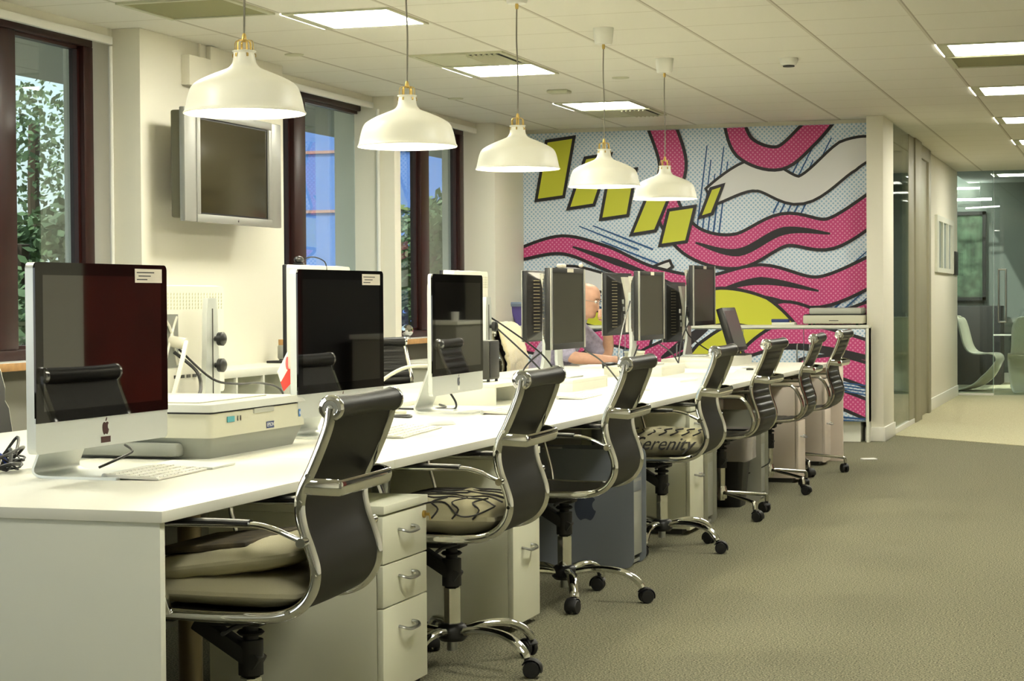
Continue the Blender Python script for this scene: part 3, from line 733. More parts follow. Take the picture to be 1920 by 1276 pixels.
# ------------------------------------------------------------------ office chairs
PROF = [(.262, .962), (.256, .925), (.240, .880), (.212, .816), (.188, .767), (.180, .722), (.188, .672), (.206, .622), (.219, .573), (.212, .525), (.182, .484), (.135, .461), (.07, .453), (-.06, .452), (-.17, .456), (-.225, .452), (-.25, .436)]
def sheet(width, off, sag=0.006, ribs=0, thick=0.010, a0=0.0, a1=1.0):
    P = cr([(x, 0, z) for x, z in PROF], 16); n = len(P)
    P = P[int(a0 * (n - 1)):int(a1 * (n - 1)) + 1]; n = len(P)
    acc = [0.0]
    for i in range(1, n): acc.append(acc[-1] + (P[i] - P[i - 1]).length)
    mb = MB(); NY = 12; rows = []
    for side in (0, 1):
        g = []
        for i in range(n):
            t = (P[min(i + 1, n - 1)] - P[max(i - 1, 0)]).normalized(); nr = Vector((t.z, 0, -t.x))  # towards the sitter
            if nr.dot(Vector((-1, 0, 1))) < 0: nr = -nr
            bulge = 0.0
            if ribs: bulge = 0.008 * abs(math.sin(PI * acc[i] / acc[-1] * ribs)) ** 0.6
            row = []
            for j in range(NY + 1):
                y = (j / NY - 0.5) * width; q = (1 - (2 * y / width) ** 2)
                o_ = off - sag * q + (thick / 2 + bulge * (1 - (2 * y / width) ** 8)) * (1 if side == 0 else -1)
                row.append(mb.bm.verts.new(P[i] + nr * o_ + Vector((0, y, 0))))
            g.append(row)
        rows.append(g)
    bm = mb.bm
    for side in (0, 1):
        for i in range(n - 1):
            for j in range(NY):
                g = rows[side]; bm.faces.new((g[i][j], g[i + 1][j], g[i + 1][j + 1], g[i][j + 1]))
    A, B = rows
    for i in range(n - 1):
        for j in (0, NY): bm.faces.new((A[i][j], A[i + 1][j], B[i + 1][j], B[i][j]))
    for j in range(NY):
        for i in (0, n - 1): bm.faces.new((A[i][j], A[i][j + 1], B[i][j + 1], B[i][j]))
    return mb
def chair(style):
    t = thing('office_chair', '', 'office chair', (0, 0, 0), 0, 'black office chairs along the bench')
    P = cr([(x, 0, z) for x, z in PROF], 8)
    for s in (-1, 1):
        MB().tube([p + Vector((0, s * .224, 0)) for p in P], 0.014 if style == 'A' else 0.010, 10, r2=0.012 if style == 'A' else 0.017, ref=(1, 0, 0)).build('side_frame', CHROME if style == 'A' else CHROME_SOFT, t)
    sheet(0.437, 0.004 if style == 'A' else 0.002, 0.004, 0 if style == 'A' else 25).build('sling', LEATHER_BACK if style == 'A' else LEATHER, t, ang=70)
    # head roll
    hr = MB(); n = 14
    hr.tube([(0.262 - 0.004 * math.sin(PI * k / n), -.217 + .434 * k / n, .962) for k in range(n + 1)], 0.0295, 20, radii=[1 - 0.10 * math.sin(PI * k / n) for k in range(n + 1)])
    h = hr.build('head_roll', LEATHER, t)
    for s in (-1, 1):
        c = MB().lathe([(0.0, 0.0), (0.031, 0.0), (0.032, 0.010), (0.028, 0.016), (0.02, 0.017), (0.018, 0.014), (0.008, 0.014), (0.007, 0.016), (0, 0.0165)], (0, 0, 0), 24, axis='Y')
        if s < 0: c.xf(Matrix.Rotation(PI, 4, 'Z'))
        c.xf(Matrix.Translation((0.262, s * .215, .962))).build('end_cap', CHROME, h)
    # handle bar behind the back
    pts = [(.196, -.229, .775), (.232, -.215, .772), (.262, -.185, .768), (.268, -.15, .767), (.268, .15, .767), (.262, .185, .768), (.232, .215, .772), (.196, .229, .775)]
    MB().tube(cr(pts, 4), 0.020, 8, r2=0.007, ref=(0, 0, 1)).build('back_handle', CHROME, t)
    for s in (-1, 1):
        for z, x in ((.80, .206), (.735, .184), (.56, .22), (.47, .15)): MB().cyl((x, s * .229, z), (x, s * .241, z), 0.006, seg=8).build('frame_bolt', CHROME, t)
    for s in (-1, 1):
        if style == 'A':
            a = MB(); a.tube(cr([(.196, s * .241, .642), (.172, s * .251, .654), (.13, s * .264, .674), (.085, s * .266, .684), (.03, s * .266, .683), (-.17, s * .266, .680), (-.205, s * .266, .673), (-.212, s * .265, .655), (-.195, s * .261, .60), (-.178, s * .254, .545), (-.165, s * .245, .50), (-.158, s * .237, .458)], 5), 0.007, 8, r2=0.013, ref=(0, 0, 1))
            a.cyl((.196, s * .224, .642), (.196, s * .264, .642), 0.012, seg=14)
            ar = a.build('armrest', CHROME, t)
            MB().tube(cr([(.07, s * .266, .688), (-.02, s * .266, .690), (-.13, s * .266, .688), (-.18, s * .266, .684)], 4), 0.008, 10, r2=0.018, ref=(0, 0, 1)).build('arm_pad', BLACK, ar)
        else:
            a = MB(); a.tube(cr([(.150, s * .237, .474), (.190, s * .257, .505), (.200, s * .266, .56), (.176, s * .266, .625), (.145, s * .266, .664), (.10, s * .266, .680), (-.10, s * .266, .672), (-.145, s * .266, .660), (-.150, s * .264, .62), (-.125, s * .254, .53), (-.11, s * .241, .462)], 5), 0.008, 8, r2=0.013, ref=(0, 0, 1))
            a.build('armrest', CHROME_SOFT, t)
    # mechanism
    m = MB(); m.box((-.03, 0, .437), (.24, .19, .022), bev=0.006); m.box((-.03, 0, .415), (.15, .09, .036), bev=0.008)
    m.box((-.06, 0, .35), (.20, .06, .04), rot=Euler((0, .55, 0)), bev=0.006)
    m.cyl((0, 0, .27), (0, 0, .36), .032, seg=18); m.cyl((0, 0, .36), (0, 0, .395), .02, seg=14); m.lathe([(0.03, .372), (0.036, .378), (0.03, .384)], seg=16)
    m.box((.06, 0, .44), (.05, .42, .012)); m.box((-.14, 0, .44), (.05, .42, .012))
    m.tube([(.05, -.05, .42), (.02, -.17, .415), (.02, -.22, .41)], .006, 8)
    m.build('tilt_mechanism', BLACK_M, t)
    if style == 'A':
        MB().lathe([(0, .12), (.029, .12), (.029, .262), (.024, .27), (0, .272)], seg=8).build('gas_column', CHROME, t, ang=20)
        MB().lathe([(0, .088), (.040, .088), (.052, .10), (.052, .128), (.042, .142), (.034, .146), (0, .146)], seg=24).build('base_hub', BLACK, t)
        MB().cyl((0, 0, .055), (0, 0, .09), .018, seg=12).build('column_foot', STEEL, t)
        N = 5
    else:
        MB().lathe([(0, .09), (.022, .09), (.024, .27), (0, .27)], seg=18).build('gas_column', CHROME_SOFT, t)
        MB().lathe([(0, .10), (.033, .10), (.036, .14), (.028, .17), (0, .17)], seg=22).build('base_hub', CHROME_SOFT, t)
        N = 4
    for k in range(N):
        a = k * 2 * PI / N
        lg = MB()
        if N == 5:
            lg.tube(cr([(.035, 0, .118), (.12, 0, .132), (.21, 0, .128), (.27, 0, .108), (.306, 0, .078), (.315, 0, .062)], 5), 0.014, 10, r2=0.019, ref=(0, 0, 1), radii=None)
        else:
            lg.tube(cr([(.02, 0, .135), (.15, 0, .122), (.275, 0, .108), (.302, 0, .104), (.313, 0, .094), (.316, 0, .066)], 5), 0.010, 10, r2=0.012, ref=(0, 0, 1))
        leg = lg.build('base_leg', CHROME if N == 5 else CHROME_SOFT, t); leg.rotation_euler = (0, 0, a)
        cs = MB(); sw = .5 + k * 1.3
        r_ = .028
        for q in (-1, 1): cs.lathe([(0, q * .006), (r_ * .92, q * .006), (r_, q * .009), (r_, q * .019), (r_ * .88, q * .024), (0, q * .025)], (0.016, 0, r_), 18, axis='Y')
        hood = []
        for i in range(11):
            a_ = -0.3 + i / 10 * (PI * 0.95); hood.append((0.016 + math.cos(a_) * .0325, 0, r_ + math.sin(a_) * .0325))
        cs.tube(hood, 0.003, 8, r2=0.021, ref=(0, 1, 0)) if False else cs.tube(hood, 0.021, 8, r2=0.003, ref=(0, 1, 0))
        cs.cyl((0, 0, .036), (0, 0, .066), .009, seg=10)
        cs.xf(Matrix.Rotation(sw, 4, 'Z')); cs.xf(Matrix.Translation((.316, 0, 0)))
        cs.build('caster', RUBBER, leg)
    for c in t.children:
        if c.name.split('.')[0] in ('base_leg', 'gas_column', 'base_hub', 'column_foot', 'tilt_mechanism'): c.location.x = -.045
    return t
cA = chair('A'); cB = chair('B')
R_ = math.radians
near = [(cA, -2.098, 4.485, 2.5, 'black office chair nearest the camera, thick beige cushions on its seat', -20),
        (cA, -2.118, 6.065, 2.0, 'second black office chair from the camera, black lined beige cushion on its seat', -21),
        (cA, -2.15, 7.51, 1.2, 'third black office chair from the camera, empty seat, before the aluminium tower', 5),
        (cA, -2.15, 9.20, 1.0, 'fourth black office chair from the camera, cushion with script lettering on its seat', -20),
        (cB, -2.16, 10.66, -2.0, 'ribbed black office chair in front of the waste bin, nearest ribbed one at the aisle', -43),
        (cB, -2.155, 12.13, 2.0, 'ribbed black office chair at the aisle, middle one of three', -38),
        (cB, -2.17, 13.41, -0.5, 'ribbed black office chair at the aisle, farthest one at the end of the bench', -70)]
used = set()
for src, x, y, a, lab, sp_ in near:
    o = copy_tree(src) if id(src) in used else src
    used.add(id(src)); place(o, (x, y, 0), R_(a), lab)
    legs = [c for c in o.children if c.name.split('.')[0] == 'base_leg']
    for k, c in enumerate(legs): c.rotation_euler = (0, 0, R_(sp_ - a) + k * 2 * PI / len(legs))
# window side of the bench
o = copy_tree(cB); place(o, (-4.20, 10.76, 0), R_(180 - 40), 'ribbed black office chair on the window side, seen between the second and third aluminium computers')
o = copy_tree(cB); place(o, (-4.27, 13.87, 0), R_(180), 'black office chair with a sheepskin over its back, where the man sits')
# white edged chair at the left edge
t = thing('visitor_chair', 'black chair with an angular white frame at the left edge behind the cables', 'chair', (-4.09, 6.62, 0), R_(20))
fp = [(-.19, .48), (-.21, .80), (-.16, .83), (-.20, .88), (-.17, .95), (.0, .97), (.17, .95), (.20, .88), (.16, .83), (.21, .80), (.19, .48)]
MB().tube([(-.10 - (z - .5) * .15, y, z) for y, z in fp], .011, 8).build('back_frame', WHITE_PL, t)
MB().prism([(-.10 - (z - .5) * .15, y * .96, z - .004) for y, z in fp], (.012, 0, 0)).build('backrest', BLACK_M, t)
MB().box((.12, 0, .46), (.46, .44, .05), bev=.015).build('seat', BLACK_M, t)
for sx in (-.08, .30):
    for sy in (-.19, .19): MB().cyl((sx, sy, 0), (sx, sy, .44), .012, seg=10).build('leg', WHITE_PL, t)

# cushions
def cushion(name, label, x, y, z, sx, sy, sz, m_, seed, group=None, tilt=0.0, second=None):
    mb = MB(); g = bmesh.ops.create_cube(mb.bm, size=1.0)
    bmesh.ops.subdivide_edges(mb.bm, edges=mb.bm.edges[:], cuts=13, use_grid_fill=True)
    for v in mb.bm.verts:
        p = v.co.copy() * 2
        e_ = max(abs(p.x), abs(p.y)); pin = (1 - abs(p.x) ** 4) * (1 - abs(p.y) ** 4)
        q = Vector((p.x, p.y, p.z * (0.12 + 0.88 * max(pin, 0) ** 0.45)))
        cxy = 1 - 0.05 * (abs(p.x * p.y) < 0.6) * 0
        nz = noise.noise(Vector((p.x * 1.7, p.y * 1.7, seed))) * 0.25 + noise.noise(Vector((p.x * 4, p.y * 4, seed + p.z))) * 0.12
        v.co = Vector((q.x * sx / 2, q.y * sy / 2, q.z * sz / 2 * (1 + nz)))
        v.co.x *= 1 - 0.06 * (p.y ** 2); v.co.y *= 1 - 0.06 * (p.x ** 2)
    if tilt: mb.xf(Matrix.Rotation(tilt, 4, 'Y'))
    o = mb.build(name, m_, loc=(x, y, z), ang=80)
    return tag(o, label, 'cushion', group) if label else o
cushion('seat_cushion', 'flat beige canvas cushion lying lowest on the seat of the nearest chair', -2.135, 4.51, 0.503, .43, .45, .085, CUSH, 1.0)
cushion('seat_cushion', 'dark patterned beige cushion lying on top of another on the nearest chair', -2.15, 4.51, 0.575, .42, .44, .075, [CUSH], 5.0, tilt=-0.14)
tag(MB().box((-2.21, 4.51, .606), (.26, .36, .018), rot=Euler((0, -.10, 0)), bev=.008).build('folded_cloth', CUSH_DK), 'dark brown patterned cloth lying on the cushions of the nearest chair', 'cloth')
c2 = cushion('seat_cushion', 'beige cushion with black line drawing on the seat of the second chair', -2.15, 6.085, 0.515, .42, .44, .12, CUSH, 3.0)
sq = MB()
random.seed(3)
for k in range(9):
    y0 = -.2 + .05 * k; pts = []
    for j in range(8):
        xx = -.19 + .38 * j / 7; yy = y0 + random.uniform(-.03, .03); pin = max((1 - abs(xx / .21) ** 4) * (1 - abs(yy / .22) ** 4), 0)
        pts.append((xx, yy, .06 * (.12 + .88 * pin ** .45) + .006))
    sq.tube(cr(pts, 4), .003, 6)
for k in range(5):
    xx = -.15 + .07 * k; sq.tube(cr([(xx, -.222, .0), (xx + .02, -.215, .03), (xx - .01, -.19, .05), (xx + .03, -.15, .062)], 4), .003, 6)
sq.build('line_drawing', INK, c2)
c4 = cushion('seat_cushion', 'beige cushion with black script lettering on the seat of the fourth chair', -2.16, 9.22, 0.520, .42, .44, .135, CUSH, 8.0)
text_obj('Serenity', .088, INK, 'lettering', c4, (.015, -.218, .004), (R_(78), 0, 0), .004, shear=.5)
sq = MB()
for k in range(7):
    xx = -.17 + .055 * k; sq.tube(cr([(xx, -.20, .045), (xx + .03, -.17, .06), (xx + .01, -.12, .066), (xx + .04, -.09, .07)], 4), .0035, 6)
sq.build('line_drawing', INK, c4)

# ------------------------------------------------------------------ all-in-one computers (near bank)
def rr_poly(w, z0, z1, r, n=5):
    o = []
    for cy_, cz_, a0 in ((-w / 2 + r, z0 + r, PI), (w / 2 - r, z0 + r, 1.5 * PI), (w / 2 - r, z1 - r, 0), (-w / 2 + r, z1 - r, .5 * PI)):
        for k in range(n + 1): a = a0 + k * (PI / 2) / n; o.append((cy_ + r * math.cos(a), cz_ + r * math.sin(a)))
    return o
def all_in_one(label, loc, rz, sticker, thin=False):
    """screen front lies in x = 0 facing +x; y runs along the screen; origin on the desk under the screen"""
    t = thing('desktop_computer', label, 'computer', loc, rz, 'aluminium all in one computers on the bench')
    W, Z0, Z1, ZB = .70, .086, .595, .168
    dp = .018 if thin else .028
    m = MB(); m.prism([(-dp, y, z) for y, z in rr_poly(W, Z0, Z1, .018)], (dp - .004, 0, 0)); m.build('shell', ALU, t)
    bk = MB(); bk.loft([[(-dp - .035 * k, y * (1 - .16 * k - .1 * k * k), (z - .34) * (1 - .16 * k - .1 * k * k) + .34) for y, z in rr_poly(W * .98, Z0 + .01, Z1 - .01, .03)] for k in (0, .4, .8, 1)]); bk.build('rear_housing', ALU, t)
    ch = MB(); ch.prism([(-.004, y, z) for y, z in rr_poly(W, Z0, ZB + .03, .016)], (.0035, 0, 0)); ch.build('chin', ALU, t)
    m = MB(); gp = [(y, z) for y, z in rr_poly(W, ZB, Z1, .016)]
    gp = [(y, z if z > ZB + .02 else ZB) for y, z in gp]; gp = [((W / 2 if y > 0 else -W / 2) if z == ZB else y, z) for y, z in gp]
    cl = []
    for p in gp:
        if not cl or (Vector(p) - Vector(cl[-1])).length > 1e-5: cl.append(p)
    m.prism([(-.004, y, z) for y, z in cl], (.006, 0, 0)); s = m.build('screen', SCREEN_GLOSS, t)
    MB().b2((.002, -W / 2 + .036, ZB + .030), (.0022, W / 2 - .036, Z1 - .034)).build('display_panel', LCD, s)
    lg = MB()
    for poly in apple_poly(.042): lg.prism([(-.0006, y, z + .137) for y, z in poly], (.0008, 0, 0))
    lg.build('logo', LOGO_DARK if not thin else LOGO_GREY, t)
    if sticker == 1:
        q = MB().b2((-.0005, .0, 0.095), (.0006, .05, .112)).xf(Matrix.Translation((0, -.025, 0))).build('name_sticker', LOGO_DARK, t)
    elif thin: MB().b2((-.0005, -.012, 0.098), (.0006, .012, .114)).build('name_sticker', PAPER, t)
    if not thin:
        st = MB().b2((.002, W / 2 - .185, Z1 - .052), (.0026, W / 2 - .03, Z1 - .012)).build('asset_sticker', STICKER, s)
        tx = MB()
        for k in range(3): tx.b2((.0026, W / 2 - .175 + (k % 2) * .01, Z1 - .024 - k * .010), (.0030, W / 2 - .075 - (k * 7 % 3) * .02, Z1 - .021 - k * .010))
        tx.build('printed_lines', INK, st)
    # L shaped stand
    sw = .235
    prof = cr([(-.05, 0, .34), (-.085, 0, .22), (-.148, 0, .06), (-.162, 0, .025), (-.150, 0, .008), (-.11, 0, .004), (-.02, 0, .004), (.10, 0, .004)], 5)
    st = MB(); rings = []
    for i, p in enumerate(prof):
        tt = (prof[min(i + 1, len(prof) - 1)] - prof[max(i - 1, 0)]).normalized(); nn = Vector((tt.z, 0, -tt.x)) * .0038
        ww = sw / 2 * (0.78 if p.z > .2 else 1.0)
        rings.append([p + nn + Vector((0, -ww, 0)), p + nn + Vector((0, ww, 0)), p - nn + Vector((0, ww, 0)), p - nn + Vector((0, -ww, 0))])
    st.loft(rings); st.build('stand', ALU, t)
    return t
all_in_one('large aluminium computer nearest the camera, fruit logo above a small dark sticker', (-2.751, 4.834, DZ), -0.023, 1)
all_in_one('aluminium computer behind the flatbed scanner, pale sticker on its black screen', (-2.69, 6.40, DZ), -0.05, 0)
all_in_one('thinner aluminium computer on the bench beside the small white mouse, third from the camera', (-2.785, 7.914, DZ), 0.023, 2, True)

# ------------------------------------------------------------------ displays
def display(label, loc, rz, W=.62, Z0=.217, Z1=.652, group='black silver edged displays', cam_=False):
    """screen faces +x"""
    t = thing('monitor', label, 'monitor', loc, rz, group)
    m = MB(); m.b2((-.03, -W / 2, Z0), (-.002, W / 2, Z1), bev=.004)
    m.build('housing', BLACK, t)
    m = MB(); bz = .020
    m.b2((-.002, -W / 2 + .028, Z0), (.003, W / 2 - .028, Z0 + .032), bev=.001); m.b2((-.002, -W / 2 + .028, Z1 - .026), (.003, W / 2 - .028, Z1), bev=.001)
    m.b2((-.002, -W / 2 + .028, Z0 + .032), (.003, -W / 2 + .046, Z1 - .026), bev=.001); m.b2((-.002, W / 2 - .046, Z0 + .032), (.003, W / 2 - .028, Z1 - .026), bev=.001)
    m.build('bezel', BLACK_M, t)
    for s in (-1, 1): MB().b2((-.002, min(s * (W / 2 - .028), s * (W / 2 - .002)), Z0 + .001), (.0045, max(s * (W / 2 - .028), s * (W / 2 - .002)), Z1 - .001), bev=.001).build('edge_strip', TV_SILVER, t)
    MB().b2((-.002, -W / 2 + .045, Z0 + .031), (.0005, W / 2 - .045, Z1 - .025)).build('screen', SCREEN_MATT, t)
    bk = MB(); zc = (Z0 + Z1) / 2
    bk.loft([[(-.03 - .06 * k, y * (1 - .45 * k), (z - zc) * (1 - .30 * k) + zc) for y, z in rr_poly(W - .02, Z0 + .01, Z1 - .01, .02, 3)] for k in (0, 1)])
    r = bk.build('rear_housing', BLACK, t)
    for s in (-1, 1):
        v = MB()
        for k in range(16): v.box((-.0648, s * W * .37, Z0 + .06 + k * (Z1 - Z0 - .12) / 15), (.004, .05, .004), rz=-s * .405)
        v.build('vent_grille', VENT_DOT, r)
    # silver spine widening towards the top
    sp = MB(); sp.prism([(-.088, -.16, Z1 - .03), (-.088, .16, Z1 - .03), (-.088, .06, zc + .03), (-.088, .05, Z0 + .02), (-.088, -.05, Z0 + .02), (-.088, -.06, zc + .03)], (-.02, 0, 0)); sp.build('rear_spine', ALU_WHITE, t)
    st = MB(); st.loft([[(x0, -w_, z), (x0, w_, z), (x0 - .018, w_, z), (x0 - .018, -w_, z)] for x0, w_, z in ((-.108, .05, zc + .08), (-.115, .05, .12), (-.13, .062, .012))])
    st.b2((-.14, -.12, 0), (.05, .12, .010), bev=.004)
    st.build('stand', ALU, t)
    for k in range(3): MB().box((-.096, .10 + k * .02, Z0 + .13 + k * .05), (.012, .02, .03), bev=.002).build('connector', STEEL, t)
    if cam_:
        c = MB(); c.box((-.01, -.08, Z1 + .012), (.03, .09, .022), bev=.008); c.sphere((.0, .24, Z1 + .02), .013); c.b2((.003, -.02, Z1 - .022), (.0045, .09, Z1 - .002)); c.build('webcam', STICKER, t)
    else: MB().b2((.003, -.03, Z1 - .024), (.0045, .05, Z1 - .003)).build('asset_sticker', STICKER, t)
    return t
# a long pale riser shelf carries the three black displays
def riser(label, x0, x1, y0, y1, h, gr='pale riser shelves on the bench', closed=True):
    t = thing('riser_shelf', label, 'monitor riser', ((x0 + x1) / 2, (y0 + y1) / 2, DZ), 0, gr)
    w, d = (x1 - x0) / 2, (y1 - y0) / 2
    MB().b2((-w, -d, h - .018), (w, d, h), bev=.002).build('shelf', W_DESK, t)
    if closed: MB().b2((w - .012, -d + .016, 0), (w - .001, d - .016, h - .018)).build('front_panel', W_DESK, t)
    for s in (-1, 1): MB().b2((-w, min(s * d, s * (d - .016)), 0), (w, max(s * d, s * (d - .016)), h - .018), bev=.001).build('support', W_DESK, t)
    return t
riser('pale riser shelf carrying the dark speaker, beside the thin aluminium computer', -3.15, -2.80, 8.46, 8.95, .098, closed=False)
riser('pale riser shelf under the first black display from the camera', -3.17, -2.80, 9.75, 10.45, .062)
riser('pale riser shelf under the second black display from the camera', -3.17, -2.80, 11.75, 12.40, .062)
riser('pale riser shelf under the third black display from the camera', -3.15, -2.72, 13.2, 14.3, .062)
RZ = DZ + .062
display('black display facing the aisle with a webcam on top, in front of the seated man', (-2.927, 10.108, RZ), -0.025, Z0=.155, Z1=.59, cam_=True)
display('black display facing the aisle to the right of the seated man', (-2.941, 12.073, RZ), -0.03, Z0=.160, Z1=.595)
display('tallest black display facing the aisle, near the far end of the bench', (-3.014, 14.0, RZ), -0.05, Z0=.224, Z1=.66)
G2 = 'displays turned to the window side'
display('black display turned to the window, its back to the webcam display', (-3.42, 11.18, DZ), PI - .03, Z0=.235, Z1=.655, group=G2)
display('black display turned to the window, its back to the second aisle display', (-3.42, 12.98, DZ), PI - .03, Z0=.235, Z1=.662, group=G2)
display('black display turned to the window, its back to the tallest aisle display', (-3.31, 14.24, DZ), PI - .03, Z0=.16, Z1=.605, group=G2, W=.56)
# small tilted display at the far end
t = thing('tablet_display', 'small dark display leaning back on its stand at the far end of the bench', 'monitor', (-2.765, 14.20, DZ + .062), -0.03)
tl = Matrix.Rotation(-.30, 4, 'Y') @ Matrix.Rotation(0, 4, 'Z')
MB().b2((-.05, -.21, .04), (0, .21, .37), bev=.006).xf(tl).build('housing', BLACK, t)
MB().b2((0, -.185, .065), (.002, .185, .345)).xf(tl).build('screen', mat('slate_screen', (74, 76, 76), .3), t)
m = MB(); m.box((-.06, 0, .06), (.05, .12, .11), bev=.01); m.b2((-.10, -.11, 0), (.04, .09, .012), bev=.004); m.build('stand', CHAR, t)
# white backed displays with knobbed stands, window side
def white_display(label, loc, rz, W=.58, Z0=.13, Z1=.55, so_=0.0, ro_=0.0):
    """screen faces +x"""
    t = thing('monitor', label, 'monitor', loc, rz, 'white backed displays turned to the window')
    MB().b2((-.02, -W / 2, Z0), (0, W / 2, Z1), bev=.005).build('front_frame', BLACK, t)
    MB().b2((0, -W / 2 + .02, Z0 + .02), (.0012, W / 2 - .02, Z1 - .02)).build('screen', SCREEN_MATT, t)
    zc = (Z0 + Z1) / 2
    r = MB().loft([[(-.02 - .055 * k, y * (1 - .06 * k), (z - zc) * (1 - .02 * k) + zc) for y, z in rr_poly(W, Z0, Z1, .015, 3)] for k in (0, .3, 1)]).build('rear_housing', ALU_WHITE, t)
    v = MB()
    for k in range(5):
        for j in range(26): v.box((-.0755, -W * .44 + j * W * .88 / 25, Z1 - .035 - k * .013), (.002, .005, .009), rot=Euler((.35, 0, 0)))
    v.build('vent_grille', VENT, r)
    pl = MB(); pl.b2((-.0775, ro_ - .06, zc - .10), (-.073, ro_ + .06, zc + .10)); p = pl.build('mount_recess', STEEL, r)
    q = MB(); q.tube(cr([(-.076, -.05, zc + .09), (-.082, .0, zc + .03), (-.076, .05, zc - .09)], 3), .006, 6); q.tube(cr([(-.076, .05, zc + .09), (-.082, .0, zc + .03), (-.076, -.05, zc - .09)], 3), .006, 6); q.cyl((-.076, 0, zc), (-.14, 0, zc - .01), .022, seg=14); q.xf(Matrix.Translation((0, ro_, 0))); q.build('mount_arm', ALU_WHITE, t)
    for k in range(5): MB().box((-.0775, -.12 + k * .05, Z0 + .075), (.004, .028, .012)).build('port', CHAR, r)
    sx = -.15
    st = MB(); st.loft([[(sx, -w_, z), (sx, w_, z), (sx - .02, w_, z), (sx - .02, -w_, z)] for w_, z in ((.035, .50), (.045, .44), (.05, .30), (.075, .03), (.075, .0))])
    st.b2((sx - .10, -.13, 0), (.06, .13, .012), bev=.004); st.xf(Matrix.Translation((0, so_, 0))); so = st.build('stand', ALU, t)
    MB().b2((sx - .0215, so_ - .003, .08), (sx - .0195, so_ + .003, .46)).build('slot', CHAR, so)
    for z in (.345, .245): MB().lathe([(0, 0), (.010, 0), (.010, .012), (.026, .016), (.027, .034), (.02, .04), (0, .041)], (0, 0, 0), 14, axis='X').xf(Matrix.Rotation(PI, 4, 'Z')).xf(Matrix.Translation((sx - .02, so_ - .02, z))).build('knob', BLACK, so)
    return t
white_display('white backed display with two black knobs on its stand, behind the scanner', (-3.50, 6.62, DZ), PI, W=.70, so_=-.04, ro_=.12)
white_display('white backed display behind the second aluminium computer, webcam on top', (-3.42, 7.78, DZ), PI, Z0=.2, Z1=.64)
white_display('white backed display behind the thin aluminium computer', (-3.42, 9.72, DZ), PI, Z0=.2, Z1=.64)
t = thing('webcam', 'small dark webcam clipped on a white backed display behind the second computer', 'webcam', (-3.40, 7.62, DZ + .64))
MB().sphere((0, 0, .022), .02, (1, 1.4, .8)).build('body', BLACK, t); MB().box((0, 0, .004), (.04, .03, .008), bev=.002).build('clip', BLACK, t)
MB().tube(cr([(0, .02, .02), (.03, .08, .035), (.05, .16, .015), (.055, .17, -.03)], 5), .003, 6).build('cable', BLACK, t)
t = thing('loudspeaker', 'grey brown box loudspeaker peeping out right of the white display near the wall', 'loudspeaker', (-3.66, 7.24, DZ), 0, None)
MB().b2((-.05, -.06, .24), (.05, .06, .43), bev=.006).build('cabinet', CHAR, t)
MB().b2((-.02, -.02, 0.01), (.02, .02, .24)).build('pole', CHAR, t); MB().b2((-.06, -.06, 0), (.06, .06, .012), bev=.003).build('base', CHAR, t)
t = thing('loudspeaker', 'dark grey box loudspeaker standing on a riser beside the thin aluminium computer', 'loudspeaker', (-2.925, 8.72, DZ + .098), 0, None)
MB().b2((-.075, -.06, .012), (.03, .09, .195), bev=.004).build('cabinet', CHAR, t)
MB().b2((.03, -.052, .02), (.034, .082, .188), bev=.001).build('grille', BLACK_M, t)
m = MB()
for sx in (-.06, .02):
    for sy in (-.045, .075): m.cyl((sx, sy, 0), (sx, sy, .014), .008, seg=8)
m.build('feet', BLACK, t)

# ------------------------------------------------------------------ flatbed scanner
t = thing('flatbed_scanner', 'large beige and grey flatbed scanner on the bench beside the nearest computer', 'scanner', (-2.71, 5.40, DZ))
def taper(x0, x1, y0, y1, z0, z1, in0, in1, r=.02):
    def ring(z, i):
        o = []
        for cx_, cy_, a0 in ((x1 - i - r, y1 - i - r, 0), (x0 + i + r, y1 - i - r, .5 * PI), (x0 + i + r, y0 + i + r, PI), (x1 - i - r, y0 + i + r, 1.5 * PI)):
            for k in range(4): a = a0 + k * PI / 6; o.append((cx_ + r * math.cos(a), cy_ + r * math.sin(a), z))
        return o
    return MB().loft([ring(z0, in0), ring(z1, in1)])
taper(-.52, .005, -.005, .71, .0, .066, .03, .006).build('lower_body', GREY_MACHINE, t)
taper(-.52, .005, -.005, .71, .066, .140, .0, .004).build('upper_body', BEIGE_MACHINE, t)
MB().b2((-.51, .0, .140), (-.003, .70, .146)).build('lid_gap', BLACK_M, t)
lid = taper(-.525, .010, -.01, .715, .146, .168, .0, .012, .025).build('lid', SCAN_LID, t)
MB().b2((-.40, .10, .168), (-.09, .60, .172), bev=.002).build('lid_panel', BEIGE_MACHINE, lid)
MB().b2((-.47, -.03, .008), (-.10, .03, .05), bev=.012).build('side_ledge', GREY_MACHINE, t)
MB().box((.0055, .13, .118), (.002, .05, .018)).build('display_strip', TEAL, t)
m = MB(); m.box((.0055, .18, .118), (.002, .003, .016)); m.box((.0055, .20, .118), (.002, .003, .016)); m.build('buttons', INK, t)
bd = MB().box((.006, .42, .083), (.002, .055, .022)).build('badge', NAVY, t)
text_obj('EPSON', .0175, PAPER, 'lettering', bd, (.0074, .42, .083), (R_(90), 0, R_(90)), .0002)
bl = MB().box((.006, .655, .108), (.002, .012, .026)).build('round_badge', mat('badge_blue', (64, 120, 190), .4), t)
text_obj('B', .014, PAPER, 'lettering', bl, (.0074, .655, .108), (R_(90), 0, R_(90)), .0002)
MB().b2((-.02, .30, .126), (.007, .45, .142), bev=.002).build('grip_recess', SCAN_LID, t)

